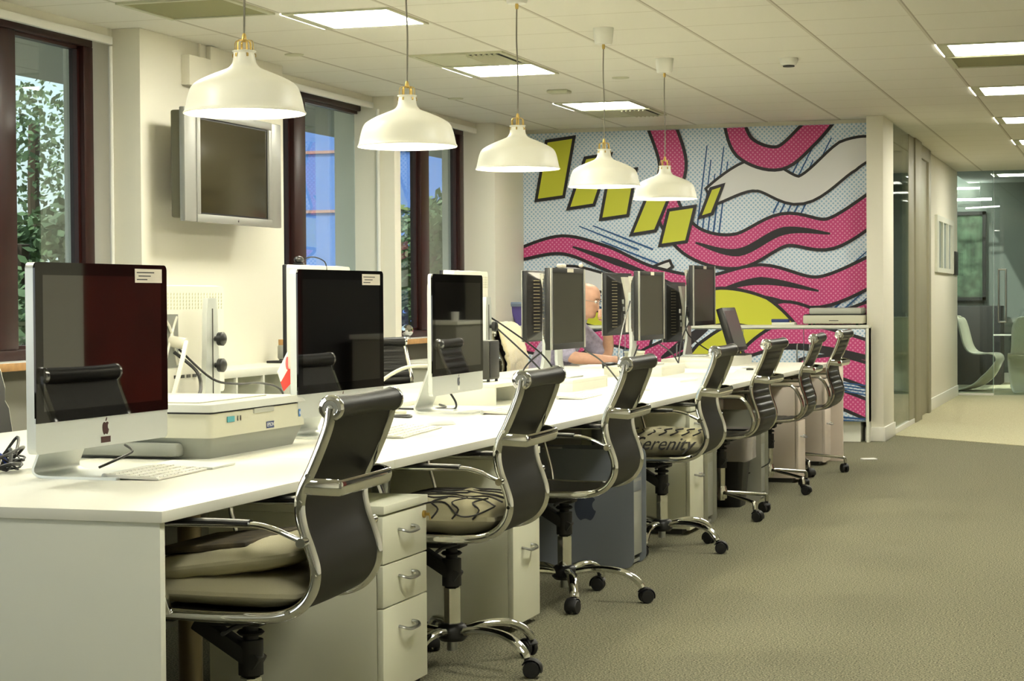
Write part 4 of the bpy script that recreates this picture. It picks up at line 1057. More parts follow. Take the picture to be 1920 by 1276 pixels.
# ------------------------------------------------------------------ keyboards, trackpad, mice, papers
def keyboard(label, loc, rz, w, d, name='keyboard'):
    t = thing(name, label, 'keyboard', loc, rz)
    MB().prism([(-d / 2, -w / 2, .006), (d / 2, -w / 2, .0015), (d / 2, -w / 2, .006), (-d / 2, -w / 2, .017)], (0, w, 0)).build('deck', ALU_WHITE, t)
    MB().cyl((-d / 2 + .004, -w / 2, .009), (-d / 2 + .004, w / 2, .009), .009, seg=14).build('battery_bar', ALU, t)
    k = MB(); nx, ny = 5, 13
    for i in range(nx):
        for j in range(ny):
            x = -d / 2 + .026 + i * (d - .04) / (nx - 1) * .96; y = -w / 2 + .016 + j * (w - .032) / (ny - 1)
            zz = .0175 - (x + d / 2) / d * .0105
            k.box((x, y, zz), ((d - .04) / nx * .8, (w - .03) / ny * .82, .003))
    k.build('keys', WHITE_PL, t, smooth=False)
    return t
keyboard('slim white keyboard in front of the nearest computer', (-2.63, 4.90, DZ), 0.06, .33, .165)
tag(MB().prism([(-.1, -.085, .004), (.1, -.085, .001), (.1, -.085, .006), (-.1, -.085, .012)], (0, .17, 0)).build('trackpad', ALU, loc=(-2.655, 5.17, DZ), rz=.06), 'flat square trackpad between the nearest keyboard and the scanner', 'trackpad')
keyboard('white keyboard on the bench between the first and second chairs', (-2.57, 6.66, DZ), 0.10, .56, .17)
def mouse(label, loc, rz, m_=WHITE_PL):
    mb = MB(); mb.sphere((0, 0, .0), .06, (1, .56, .5), 20, 12)
    for v in mb.bm.verts:
        if v.co.z < 0.002: v.co.z = 0.002
    return tag(mb.build('computer_mouse', m_, loc=loc, rz=rz), label, 'mouse')
mouse('white mouse on the bench right of the second keyboard', (-2.585, 7.13, DZ), .4)
keyboard('slim keyboard in front of the thin aluminium computer', (-2.58, 7.98, DZ), 0.03, .36, .14)
keyboard('slim grey keyboard on the bench behind the head roll of the second chair', (-2.62, 9.25, DZ), 0.04, .42, .13)
mouse('white mouse on the bench near the third chair', (-2.50, 9.98, DZ), .2)
def sheets(label, x, y, w, d, rz, h=.004, m_=PAPER):
    return tag(MB().box((x, y, DZ + h / 2), (w, d, h), rz=rz, bev=min(.0005, h / 3)).build('paper_sheet' if h < .01 else 'document_stack', m_), label, 'paper')
sheets('white sheet of paper on the bench beyond the third chair', -2.72, 10.75, .21, .30, .2, .003)
sheets('white paper stack on the bench in front of the second black display', -2.60, 11.15, .22, .32, -.1, .012)
sheets('open sheets of paper by the fourth chair', -2.66, 12.55, .32, .45, .15, .006)
sheets('paper pile near the far end of the bench', -2.62, 13.1, .24, .5, .05, .012)
sheets('paper under the hands of the seated man', -3.62, 13.45, .3, .42, .1, .012)
sheets('white sheet left on the bench behind the thin computer', -3.45, 9.2, .25, .34, -.1, .004)
sheets('long white sheets behind the second aluminium computer', -3.35, 8.55, .3, .5, .05, .02)
tag(MB().box((-2.50, 12.95, DZ + .006), (.07, .13, .012), rz=.4, bev=.004).build('phone', CHAR), 'dark phone lying on the bench beside the fourth chair', 'phone')
tag(MB().b2((-3.48, 13.42, DZ), (-3.40, 13.60, DZ + .12)).build('book', mat('navy_book', (62, 76, 104), .6)), 'dark blue book standing on the bench between the window side displays', 'book')
t = thing('storage_tub', 'round beige tub standing on the bench between two window side displays', 'tub', (-3.31, 13.08, DZ))
MB().lathe([(0, 0), (.062, 0), (.07, .11), (.072, .112), (0, .112)], seg=28).build('body', BEIGE_MACHINE, t)
MB().lathe([(0, .112), (.074, .112), (.074, .122), (0, .124)], seg=28).build('lid', W_LAM, t)
tag(MB().lathe([(0, 0), (.05, 0), (.055, .035), (.045, .04), (0, .02)], (-3.50, 13.12, DZ), 20).build('desk_bowl', BLACK), 'small black bowl on the bench right of the seated man', 'bowl')

# flag on a stick
t = thing('table_flag', 'small white and red flag with a crest, hanging beside the second aluminium computer', 'flag', (-3.40, 7.53, DZ))
MB().lathe([(0, 0), (.04, 0), (.038, .012), (.006, .02), (0, .02)], seg=18).build('base', BLACK, t)
MB().tube([(0, .0, .015), (0, .05, .36)], .003, 8).build('pole', STEEL, t)
A, B, C_, D_ = Vector((0, .05, .345)), Vector((0, -.14, .19)), Vector((0, -.08, .11)), Vector((0, .045, .28))
mid1, mid2 = Vector((0, .05, .26)), Vector((0, -.11, .15))
m = MB(); m.prism([A, mid1, mid2, B], (.003, 0, 0)); fl = m.build('flag_cloth', FLAG_W, t)
m = MB(); m.prism([mid1, Vector((0, .045, .16)), C_, mid2], (.003, 0, 0)); m.build('red_stripe', RED, fl)
m = MB(); m.prism([Vector((.003, -.045 + .018 * math.cos(a), .225 + .028 * math.sin(a))) for a in [k * PI / 6 for k in range(12)]], (.001, 0, 0)); m.build('crest', mat('crest_red', (200, 96, 100), .7), fl)

# ------------------------------------------------------------------ cables
def cable(pts, r=.0045, m_=BLACK, label='', name='power_cable', n=6):
    return tag(MB().tube(cr(pts, n), r, 7).build(name, m_), label, 'cable')
Z = DZ
random.seed(11)
t = thing('cable_bundle', 'tangle of black cables in the desk opening at the left edge', 'cables', (-3.16, 4.86, DZ))
for k in range(10):
    a0 = random.uniform(0, 6.28); pts = []
    for j in range(7):
        a = a0 + j * .9; rr = random.uniform(.04, .14)
        pts.append((math.cos(a) * rr * .8, math.sin(a) * rr * 1.2, .006 + random.uniform(0, .09) * (1 if j % 2 else .5)))
    MB().tube(cr(pts, 6), random.choice((.003, .0045, .006)), 7).build('cable', BLACK, t)
MB().box((-.03, -.10, .055), (.10, .06, .035), rot=Euler((.3, .2, .5)), bev=.004).build('power_adapter', CHAR, t)
MB().tube(cr([(-.08, -.16, .09), (0, -.08, .075), (.05, .0, .05), (.06, .03, .008)], 6), .007, 8).build('network_cable', BLUE_CABLE, t)
cable([(-2.88, 5.02, Z + .006), (-2.85, 5.10, Z + .03), (-2.87, 5.20, Z + .04), (-2.95, 5.30, Z + .05)], .004, BLACK, 'short black cable hanging between the nearest computer and the scanner')
cable([(-3.41, 6.50, 1.03), (-3.34, 6.54, .96), (-3.30, 6.50, .90), (-3.28, 6.42, .865), (-3.30, 6.32, .855)], .007, BLACK, 'thick black video cable plugged into the white backed display near the wall')
cable([(-3.40, 6.52, 1.04), (-3.28, 6.55, .93), (-3.24, 6.68, .905), (-3.22, 6.86, .90), (-3.2, 7.0, .86), (-3.2, 7.02, .74)], .0045, BLACK, 'thin black cable arching from the white backed display across to the flag')
cable([(-3.36, 6.50, 1.06), (-3.33, 6.44, 1.06), (-3.31, 6.36, .98), (-3.32, 6.32, .88), (-3.34, 6.3, .82)], .009, WHITE_CABLE, 'thick white cable behind the screen of the nearest computer')
cable([(-2.93, 7.95, .93), (-3.02, 7.84, .92), (-3.1, 7.72, .84), (-3.06, 7.66, .76), (-2.98, 7.78, .737)], .008, WHITE_CABLE, 'white power cord looping left of the stand of the thin aluminium computer')
for k, (pts, lab) in enumerate((([(-3.25, 8.0, .742), (-3.0, 8.05, .735), (-2.95, 8.2, .736), (-3.05, 8.4, .736)], 'black cable lying under the thin aluminium computer'),
        ([(-3.1, 7.3, .80), (-2.98, 7.4, .75), (-2.86, 7.48, .735), (-2.9, 7.6, .735), (-3.0, 7.5, .735), (-2.9, 7.36, .735)], 'black cable coiled beside the second chair head roll'),
        ([(-2.85, 7.95, .83), (-2.83, 8.0, .77), (-2.86, 8.06, .736), (-2.95, 8.1, .735)], 'thin black cable hanging from the chin of the thin computer'),
        ([(-3.33, 9.75, 1.16), (-3.18, 9.80, 1.02), (-3.02, 9.84, .86), (-2.93, 9.86, .74)], 'black cable slanting down right of the speaker'),
        ([(-3.33, 9.72, 1.17), (-3.22, 9.86, 1.08), (-3.05, 10.02, .92), (-2.98, 10.08, .80)], 'second black cable slanting down to the webcam display'),
        ([(-3.3, 9.70, 1.14), (-3.28, 9.66, 1.0), (-3.27, 9.66, .85), (-3.25, 9.7, .74)], 'black cable hanging behind the dark speaker'),
        ([(-3.05, 10.2, .96), (-3.12, 10.12, .90), (-3.16, 10.05, .84), (-3.15, 10.0, .795)], 'black cable arching below the webcam display'),
        ([(-3.0, 11.75, 1.2), (-2.98, 11.45, 1.0), (-2.92, 11.15, .86), (-2.86, 11.0, .74)], 'long black cable slanting from the second black display to the desk'),
        ([(-3.0, 11.95, .92), (-2.96, 11.6, .80), (-2.9, 11.3, .735), (-2.86, 11.0, .735)], 'black cable sagging from the second black display onto the desk'),
        ([(-2.93, 10.45, .93), (-2.9, 10.7, .86), (-2.87, 10.95, .74)], 'black cable from the webcam display to the bundle on the desk'),
        ([(-3.0, 12.5, .92), (-2.97, 12.75, .85), (-2.95, 12.95, .74)], 'black cable behind the right edge of the second black display'),
        ([(-3.07, 13.85, 1.08), (-3.05, 13.45, .95), (-3.0, 13.1, .80), (-2.98, 13.0, .735)], 'black cable slanting from the tallest display to the desk'),
        ([(-3.10, 13.8, 1.15), (-3.08, 13.7, .98), (-3.02, 13.85, .88), (-2.95, 14.1, .80)], 'black cable hanging from the tallest display towards the leaning one'))):
    cable(pts, .0048, BLACK, lab)

# ------------------------------------------------------------------ waste bin with bag
t = thing('waste_bin', 'black waste bin with a clear plastic bag under the bench behind the fifth chair', 'waste bin', (-2.29, 11.22, 0))
def sqring(w, d, z, r=.03):
    o = []
    for cx_, cy_, a0 in ((w - r, d - r, 0), (-w + r, d - r, .5 * PI), (-w + r, -d + r, PI), (w - r, -d + r, 1.5 * PI)):
        for k in range(4): a = a0 + k * PI / 6; o.append((cx_ + r * math.cos(a), cy_ + r * math.sin(a), z))
    return o
MB().loft([sqring(.10, .10, 0), sqring(.14, .14, .44), sqring(.13, .13, .44), sqring(.095, .095, .02)]).build('body', BLACK, t)
m = MB(); rings = []
for k in range(7):
    z = .27 + k * .03; ring = []
    for (x, y, zz) in sqring(.152, .152, z, .035):
        n_ = noise.noise(Vector((x * 20, y * 20, z * 9))) * .018; ring.append((x * (1 + n_ * 4) , y * (1 + n_ * 4), z + n_))
    rings.append(ring)
m.loft(rings, cap=False); m.build('bin_bag', CLEAR_BAG, t)
tag(MB().tube(cr([(-2.3, 11.35, .14), (-2.2, 11.45, .17), (-2.1, 11.52, .22), (-2.09, 11.55, .25)], 5), .004, 6).build('tower_cable', BLACK), 'black lead plugged into the front of the tower behind the waste bin', 'cable')
tag(MB().box((-1.90, 14.62, .006), (.11, .07, .010), rz=.5, bev=.003).build('paper_scrap', PAPER), 'scrap of white paper on the carpet beside the far end of the bench', 'paper')

# ------------------------------------------------------------------ furniture along the window wall
t = thing('cube_shelf', 'low white cube shelf standing along the wall below the television', 'shelf', (-5.262, 9.92, 0))
Lc, Hc, Dc = 2.55, .825, .385
y0 = -.95
MB().b2((0, y0, Hc - .045), (Dc, y0 + Lc, Hc), bev=.002).build('top', W_LAM, t)
MB().b2((0, y0, 0), (Dc, y0 + Lc, .045), bev=.002).build('bottom', W_LAM, t)
for k in range(8): 
    yy = y0 + (Lc - .04) * k / 7
    MB().b2((0, yy, .045), (Dc, yy + (.04 if k in (0, 7) else .02), Hc - .045)).build('divider', W_LAM, t)
MB().b2((0, y0 + .04, .41), (Dc - .01, y0 + Lc - .04, .43)).build('middle_shelf', W_LAM, t)
MB().b2((.0, y0 + .01, .045), (.012, y0 + Lc - .01, Hc - .045)).build('back_board', W_LAM, t)
t = thing('glass_jar', 'small glass jar with wooden lid standing at the end of the cube shelf', 'jar', (-5.17, 11.34, .825))
MB().lathe([(0, .02), (.035, .02), (.04, .03), (.04, .10), (.034, .11), (0, .11)], seg=20).build('jar', STEEL, t); MB().lathe([(0, .11), (.034, .11), (.034, .145), (0, .145)], seg=20).build('lid', OAK, t)
MB().lathe([(0, 0), (.03, 0), (.03, .02), (0, .02)], seg=16).build('base', BLACK, t)
tag(MB().box((-5.14, 11.18, .833), (.11, .10, .016), bev=.004).build('black_tray', BLACK), 'flat black tray on the cube shelf beside the jar', 'tray')
t = thing('side_table', 'white side table below the window nearest the mural', 'table', (-4.98, 14.2, 0))
MB().b2((-.27, -1.0, .72), (.14, 1.3, .76), bev=.003).build('table_top', W_DESK, t)
for yy in (-.95, 0.0, 1.25): MB().b2((-.25, yy, 0), (.12, yy + .04, .72)).build('leg_panel', W_LAM, t)
t = thing('mirror_ball', 'silver mirrored ball on the window sill above the side table', 'ornament', (-5.42, 14.2, .915))
bm_ = MB().sphere((0, 0, .062), .048, u=24, v=16); bm_.build('ball', CHROME, t, smooth=False); MB().lathe([(0, 0), (.03, 0), (.024, .015), (0, .018)], seg=18).build('base', STEEL, t)
# things on the printed cabinet
t = thing('document_scanner', 'beige two part scanner lying on the right end of the printed cabinet', 'scanner', (-2.43, 16.55, .98))
MB().b2((-.25, -.17, .012), (.26, .17, .085), bev=.012).build('base', BEIGE_MACHINE, t)
MB().b2((-.2, -.16, .09), (.24, .16, .145), bev=.016).build('lid', SCAN_LID, t); MB().b2((-.24, -.165, .084), (.25, .165, .091)).build('gap', BLACK_M, t)
m = MB()
for sx in (-.2, .2):
    for sy in (-.12, .12): m.cyl((sx, sy, 0), (sx, sy, .014), .012, seg=8)
m.build('foot', BLACK, t)
tag(MB().b2((-.03, -.171, .035), (.05, -.1702, .041)).build('brand_line', INK, t, smooth=False), None)
t = thing('hole_punch', 'small blue and white device lying on the printed cabinet left of the scanner', 'office device', (-2.86, 16.5, .98))
MB().box((0, 0, .012), (.2, .07, .024), bev=.004).build('base', W_LAM, t); MB().box((-.03, 0, .038), (.15, .06, .028), bev=.006).build('top', NAVY, t)
t = thing('storage_tub', 'purple plastic tub with blue grey rim standing on the left end of the printed cabinet', 'tub', (-5.0, 16.55, .98))
MB().loft([sqring(.24, .13, 0), sqring(.30, .16, .17)]).build('body', PURPLE, t); MB().loft([sqring(.335, .18, .17), sqring(.345, .19, .195), sqring(.335, .18, .21)]).build('lid', TUBLID, t)
# framed slots picture and switch in corridor
t = thing('wall_frame', 'white frame with three upright slots hanging on the corridor wall', 'picture frame', (-2.08, 22.5, 1.48))
m = MB(); m.b2((0, -1.0, 0), (.03, -.80, .62)); m.b2((0, .80, 0), (.03, 1.0, .62)); m.b2((0, -.8, .56), (.03, .8, .62)); m.b2((0, -.8, 0), (.03, .8, .05)); m.b2((0, -.36, .05), (.03, -.24, .56)); m.b2((0, .24, .05), (.03, .36, .56)); m.build('frame', W_LAM, t)
for k in range(3): MB().b2((.001, -.8 + k * .56 if k == 0 else (-.24 if k == 1 else .36), .05), (.006, (-.36, .24, .8)[k], .56)).build('insert', mat('insert_%d' % k, (132, 146, 140), .3), t)
tag(MB().b2((-2.08, 23.75, 1.47), (-2.055, 24.15, 1.75), bev=.004).build('door_switch', CHAR), 'dark oblong door switch at the end of the corridor wall', 'switch')

# ------------------------------------------------------------------ meeting room furniture
def panton(label, loc, rz):
    """one-piece S shaped chair, sitter faces +x"""
    t = thing('moulded_chair', label, 'chair', loc, rz, 'white one piece moulded chairs')
    c = cr([(-.30, 0, .95), (-.25, 0, .90), (-.20, 0, .72), (-.16, 0, .58), (-.10, 0, .50), (.0, 0, .475), (.16, 0, .48), (.25, 0, .465), (.285, 0, .40), (.27, 0, .30), (.20, 0, .18), (.08, 0, .08), (-.10, 0, .02), (-.28, 0, .006)], 6)
    mb = MB(); n = len(c); NY = 14; G = []
    for i in range(n):
        f_ = i / (n - 1); w = .25
        if f_ < .12: w = .10 + .15 * math.sqrt(f_ / .12)
        if f_ > .58: w = .25 - .02 * (f_ - .58)
        tt = (c[min(i + 1, n - 1)] - c[max(i - 1, 0)]).normalized(); nr = Vector((-tt.z, 0, tt.x))
        row = []
        for j in range(NY + 1):
            u = j / NY * 2 - 1; y = u * w
            cup = .05 * abs(u) ** 3 * (1 if f_ < .5 else -0.6)
            if f_ > .62: cup = -.16 * abs(u) ** 2.5 * min(1, (f_ - .62) / .15) * (1 - .4 * f_)
            p = c[i] + Vector((0, y, 0)) + Vector((cup if f_ < .45 else 0, 0, 0)) + (Vector((cup, 0, 0)) if f_ > .62 else Vector((0, 0, 0)))
            row.append(mb.bm.verts.new(p))
        G.append(row)
    for i in range(n - 1):
        for j in range(NY): mb.bm.faces.new((G[i][j], G[i][j + 1], G[i + 1][j + 1], G[i + 1][j]))
    o = mb.build('shell', PANTON, t, ang=180)
    so = o.modifiers.new('solid', 'SOLIDIFY'); so.thickness = .014; so.offset = 0
    return t
panton('white moulded chair behind the glass panel, seen from its side', (-1.93, 25.5, 0.006), R_(-8))
panton('white moulded chair behind the glass door, cut by the right edge of the picture', (-1.26, 25.2, 0.006), R_(100))
t = thing('meeting_table', 'glass topped meeting table behind the glass door', 'table', (-1.25, 26.4, 0.004))
MB().b2((-.50, -.6, .70), (.9, .6, .715), bev=.003).build('table_top', CYAN_GLASS, t)
MB().b2((-.505, -.605, .698), (.9, -.598, .717)).build('table_edge', ALU_WHITE, t)
for sx in (-.3, .7): MB().cyl((sx, 0, 0), (sx, 0, .70), .03, seg=14).build('leg', CHROME_SOFT, t)
t = thing('reflection_tube', 'glowing tube imitating a reflected ceiling light in the meeting room, uppermost of three', 'reflected light', (-2.2, 27.85, 2.72))
MB().cyl((-.45, 0, 0), (.12, 0, 0), .014, seg=10).build('tube', PANEL_LIT, t); MB().cyl((-.2, 0, .012), (-.2, 0, .074), .004, seg=6).build('added_hanger', STEEL, t)  # the three tubes stand in for reflected ceiling lights; their hangers are invented
t = thing('reflection_tube', 'glowing tube imitating a reflected ceiling light in the meeting room, middle one of three', 'reflected light', (-2.2, 27.6, 2.55))
MB().cyl((-.45, 0, 0), (.30, 0, 0), .016, seg=10).build('tube', PANEL_LIT, t); MB().cyl((-.2, 0, .014), (-.2, 0, .244), .004, seg=6).build('added_hanger', STEEL, t)
t = thing('reflection_tube', 'dim tube imitating a reflected ceiling light in the meeting room, lowest of three', 'reflected light', (-2.05, 27.6, 2.43))
MB().cyl((-.2, 0, 0), (.26, 0, 0.02), .010, seg=10).build('tube', REFLECT_GLOW, t); MB().cyl((0, 0, .01), (0, 0, .364), .004, seg=6).build('added_hanger', STEEL, t)
tag(MB().b2((-2.9, 27.2, 0.004), (-1.75, 27.9, 1.08), bev=.01).build('sideboard', DARKSHELF), 'tall dark sideboard below the meeting room window', 'sideboard')
tag(MB().box((-1.15, 26.1, .86), (.05, .16, .29), rot=Euler((0, .12, 0)), bev=.004).build('desk_phone_screen', mat('dark_teal', (40, 62, 64), .3)), 'dark upright screen on the glass meeting table', 'screen')

# ------------------------------------------------------------------ counters across the aisle, seen in the computer screens
def counter(label, x, y, w, d, h):
    t = thing('counter', label, 'counter', (x, y, 0))
    MB().b2((-w / 2, -d / 2, h - .04), (w / 2, d / 2, h), bev=.003).build('counter_top', W_DESK, t)
    MB().b2((-w / 2 + .02, -d / 2 + .02, 0), (w / 2 - .02, d / 2 - .02, h - .04)).build('body', MIDWALL, t)
    return t
counter('pale grey counter mirrored in the screen of the thin aluminium computer', 1.30, 20.6, .9, 1.3, .98)
t = thing('mug', 'white mug on a counter, mirrored in the thin aluminium computer', 'mug', (1.02, 20.42, .98))
MB().lathe([(0, 0), (.042, 0), (.045, .10), (.041, .10), (.038, .01), (0, .01)], seg=24).build('body', WHITE_PL, t)
MB().tube(cr([(.0, .043, .085), (0, .08, .08), (0, .082, .04), (0, .043, .02)], 5), .007, 8).build('handle', WHITE_PL, t)
counter('pale counter mirrored in the screen of the second aluminium computer', 1.55, 15.45, .8, .8, .92)
tag(MB().b2((1.22, 15.22, .92), (1.34, 15.32, 1.16), bev=.004).build('juice_carton', mat('carton_orange', (226, 150, 40), .5)), 'orange carton on a counter, mirrored in the second aluminium computer', 'carton')

# ------------------------------------------------------------------ seated man
def limb(bm, pts, rad, wide=1.0):
    """one closed, tapering tube with round ends added to bm"""
    n = 5; P = cr(pts, n); k = []
    for i in range(len(P)):
        t = i / n; j = min(int(t), len(rad) - 2); k.append(rad[j] + (rad[j + 1] - rad[j]) * (t - j))
    d0 = (P[0] - P[1]).normalized(); d1 = (P[-1] - P[-2]).normalized()
    h = [.95, .8, .5, .15]; c = [.31, .6, .87, .99]
    Q = [P[0] + d0 * k[0] * h[i] for i in range(4)] + P + [P[-1] + d1 * k[-1] * h[3 - i] for i in range(4)]
    K = [k[0] * x for x in c] + k + [k[-1] * x for x in c[::-1]]
    mb = MB(); mb.tube(Q, 1.0, 16, r2=wide, ref=(1, 0, .2), radii=K)
    tm = bpy.data.meshes.new('limb'); mb.bm.to_mesh(tm); mb.bm.free(); bm.from_mesh(tm); bpy.data.meshes.remove(tm)
def fuse(bm, voxel, it=3):
    bmesh.ops.recalc_face_normals(bm, faces=bm.faces[:])
    me = bpy.data.meshes.new('fuse'); bm.to_mesh(me); bm.free()
    o = bpy.data.objects.new('fuse', me); COL.objects.link(o)
    rm = o.modifiers.new('r', 'REMESH'); rm.mode = 'VOXEL'; rm.voxel_size = voxel; rm.use_smooth_shade = True
    sm = o.modifiers.new('s', 'SMOOTH'); sm.factor = .5; sm.iterations = it
    dg = bpy.context.evaluated_depsgraph_get(); dg.update()
    res = bpy.data.meshes.new_from_object(o.evaluated_get(dg)); bpy.data.objects.remove(o); bpy.data.meshes.remove(me)
    bq = bmesh.new(); bq.from_mesh(res); left = set(bq.verts); comps = []
    while left:
        st_ = [left.pop()]; comp = [st_[0]]
        while st_:
            v_ = st_.pop()
            for e_ in v_.link_edges:
                o_ = e_.other_vert(v_)
                if o_ in left: left.discard(o_); st_.append(o_); comp.append(o_)
        comps.append(comp)
    comps.sort(key=len)
    for comp in comps[:-1]: bmesh.ops.delete(bq, geom=comp, context='VERTS')
    bq.to_mesh(res); bq.free()
    res.polygons.foreach_set('use_smooth', [True] * len(res.polygons))
    return res
def head_mb(c, yaw, pitch=0.0):
    """face looks to +x before rotation; c = centre of the head"""
    mb = MB(); N = 40; rings = []
    # z, front x, back x, half width
    prof = [(-.125, .045, -.06, .05), (-.118, .078, -.062, .056), (-.105, .090, -.066, .060), (-.09, .090, -.072, .063), (-.075, .087, -.078, .066), (-.06, .092, -.083, .068), (-.045, .090, -.088, .070), (-.03, .093, -.093, .072), (-.015, .095, -.097, .074),
            (0, .093, -.100, .0755), (.015, .090, -.102, .0765), (.03, .092, -.103, .077), (.05, .092, -.102, .077), (.07, .086, -.098, .075), (.09, .074, -.088, .068), (.105, .058, -.074, .056), (.116, .036, -.052, .038), (.122, .010, -.024, .016)]
    for z, fx, bx, hw in prof:
        ring = []
        for k in range(N):
            a = 2 * PI * k / N; cx_, sx_ = math.cos(a), math.sin(a)
            x = fx * abs(cx_) ** .85 if cx_ >= 0 else -abs(bx) * abs(cx_) ** .9
            y = hw * math.copysign(abs(sx_) ** .9, sx_)
            if cx_ > 0:
                # nose
                nz = max(0, 1 - abs((z + .028) / .045)); tip = max(0, 1 - abs(z + .042) / .018)
                x += (0.012 * nz + .016 * tip) * max(0, 1 - abs(y) / .017)
                # eye sockets
                x -= .011 * max(0, 1 - abs(z - .008) / .022) * max(0, 1 - abs(abs(y) - .032) / .022)
                # brow, lips, chin
                x += .004 * max(0, 1 - abs(z - .030) / .015) * max(0, 1 - abs(y) / .055)
                x += .006 * max(0, 1 - abs(z + .073) / .012) * max(0, 1 - abs(y) / .026)
                x += .005 * max(0, 1 - abs(z + .105) / .016) * max(0, 1 - abs(y) / .03)
            ring.append((x, y, z))
        rings.append(ring)
    mb.loft(rings)
    for s in (-1, 1):
        mb.sphere((-.008, s * .078, -.012), .03, (.62, .26, 1), 14, 10, rot=Euler((0, .15, s * .35)))
        mb.sphere((-.004, s * .083, -.014), .017, (.6, .3, 1), 10, 8)
    Mx = Matrix.Translation(c) @ Matrix.Rotation(yaw, 4, 'Z') @ Matrix.Rotation(pitch, 4, 'Y')
    mb.xf(Mx); return mb, Mx
MX, MY = -4.20, 13.85     # hips
man = thing('person', 'bald man in a checked shirt sitting at the bench, hand at his mouth', 'person', (MX, MY, 0))
HEAD = Vector((.33, .02, 1.205))
# joints, man-local: faces +x, left side of the body is +y
V = [(0, 0, .585), (.02, 0, .68), (.08, 0, .80), (.165, 0, .92), (.225, 0, 1.0), (.27, .005, 1.065), (.305, .01, 1.15),
     # right arm (towards the camera, -y): forearm flat on the desk
     (.20, -.13, .98), (.205, -.21, .94), (.235, -.255, .85), (.30, -.27, .795), (.39, -.25, .782), (.50, -.21, .774), (.565, -.185, .769), (.60, -.17, .766),
     # left arm (+y): elbow on desk, hand to the mouth
     (.215, .13, .985), (.245, .21, .945), (.31, .27, .87), (.39, .30, .80), (.42, .28, .86), (.44, .20, .96), (.458, .12, 1.03), (.462, .07, 1.075),
     # legs
     (.05, -.10, .575), (.25, -.13, .565), (.46, -.14, .54), (.47, -.14, .30), (.45, -.14, .09), (.56, -.15, .05),
     (.05, .10, .575), (.25, .13, .565), (.46, .14, .54), (.47, .14, .30), (.45, .14, .09), (.56, .15, .05)]
TORSO, RARM, LARM, RLEG, LLEG = V[0:5], V[7:15], V[15:23], V[23:29], V[29:35]
bmx = bmesh.new()
limb(bmx, TORSO, [.115, .115, .12, .115, .085], 1.25); limb(bmx, V[3:7] + [(.32, .01, 1.19)], [.08, .075, .062, .058, .056])
limb(bmx, [V[4]] + RARM, [.06, .068, .058, .05, .046, .044, .036, .032, .034]); limb(bmx, [V[4]] + LARM, [.06, .068, .058, .05, .047, .044, .036, .031, .034])
limb(bmx, RLEG, [.10, .085, .065, .056, .042, .04]); limb(bmx, LLEG, [.10, .085, .065, .056, .042, .04])
hd, HM = head_mb(HEAD, -0.05, 0.26)
tmp = bpy.data.meshes.new('h'); hd.bm.to_mesh(tmp); hd.bm.free(); bmx.from_mesh(tmp)
# fingers
def finger(pts, r):
    mb = MB(); mb.tube(cr(pts, 4), r, 8, radii=None); tm = bpy.data.meshes.new('f'); mb.bm.to_mesh(tm); mb.bm.free(); bmx.from_mesh(tm)
for k, (dy, ln) in enumerate(((-.030, .062), (-.010, .078), (.010, .082), (.030, .072))):   # flat right hand
    b0 = Vector((.605, -.168 + dy * .9, .766)); finger([b0, b0 + Vector((ln * .5, .012, .006)), b0 + Vector((ln * .85, .022, -.003)), b0 + Vector((ln, .026, -.012))], .0085)
finger([(.575, -.145, .757), (.60, -.112, .760), (.625, -.098, .752)], .0095)
for k in range(4):        # left hand, fingers curled over mouth
    b0 = Vector((.462, .060 - k * .005, 1.108 - k * .016)); finger([b0, b0 + Vector((-.004, -.030, .020)), b0 + Vector((-.020, -.056, .024)), b0 + Vector((-.040, -.066, .018))], .0085)
finger([(.458, .07, 1.062), (.438, .05, 1.055), (.415, .030, 1.066)], .0095)
bm2 = fuse(bmx, .0055, 2)
bm2.materials.clear(); bm2.materials.append(SKIN)
bm2.polygons.foreach_set('use_smooth', [True] * len(bm2.polygons))
bo = bpy.data.objects.new('body', bm2); COL.objects.link(bo); bo.parent = man
def garment(name, limbs, m_):
    bm = bmesh.new()
    for pts, rad, wd in limbs: limb(bm, pts, rad, wd)
    me = fuse(bm, .008, 3); me.materials.clear(); me.materials.append(m_)
    o = bpy.data.objects.new(name, me); COL.objects.link(o); o.parent = man; return o
garment('shirt', [(TORSO, [.135, .135, .14, .132, .10], 1.25), (V[3:6], [.10, .09, .066], 1.0), ([V[4]] + RARM[:3] + [(.262, -.262, .82)], [.075, .084, .078, .072, .066], 1.0),
                  ([V[4]] + LARM[:3] + [(.345, .285, .835)], [.075, .084, .078, .072, .066], 1.0)], SHIRT)
garment('trousers', [([(-.01, 0, .58), (.01, 0, .64)], [.12, .135], 1.25), (RLEG[:5], [.115, .10, .08, .07, .06], 1.0), (LLEG[:5], [.115, .10, .08, .07, .06], 1.0)], TROUSER)
ey = MB()
for s in (-1, 1): ey.sphere((.078, s * .032, .008), .0125)
ey.xf(HM).build('eyes', EYE_W, man)
ey = MB()
for s in (-1, 1): ey.sphere((.0865, s * .033, .007), .0062)
ey.xf(HM).build('pupils', EYE_D, man)
ey = MB(); 
for s in (-1, 1): ey.tube(cr([(.094, s * .014, .026), (.096, s * .03, .032), (.082, s * .052, .026)], 4), .003, 6)
ey.xf(HM).build('eyebrows', HAIR, man)
gl = MB()
for s in (-1, 1):
    gl.tube([(.107 - .010 * abs(math.sin(a)) * 0 - (.012 if math.cos(a) * s > 0.5 else 0) * 0, s * .033 + .022 * math.cos(a), .006 + .016 * math.sin(a)) for a in [k * PI / 10 for k in range(21)]], .0012, 6)
    gl.tube([(.106, s * .055, .01), (.07, s * .074, .008), (-.005, s * .081, .005)], .0014, 6)
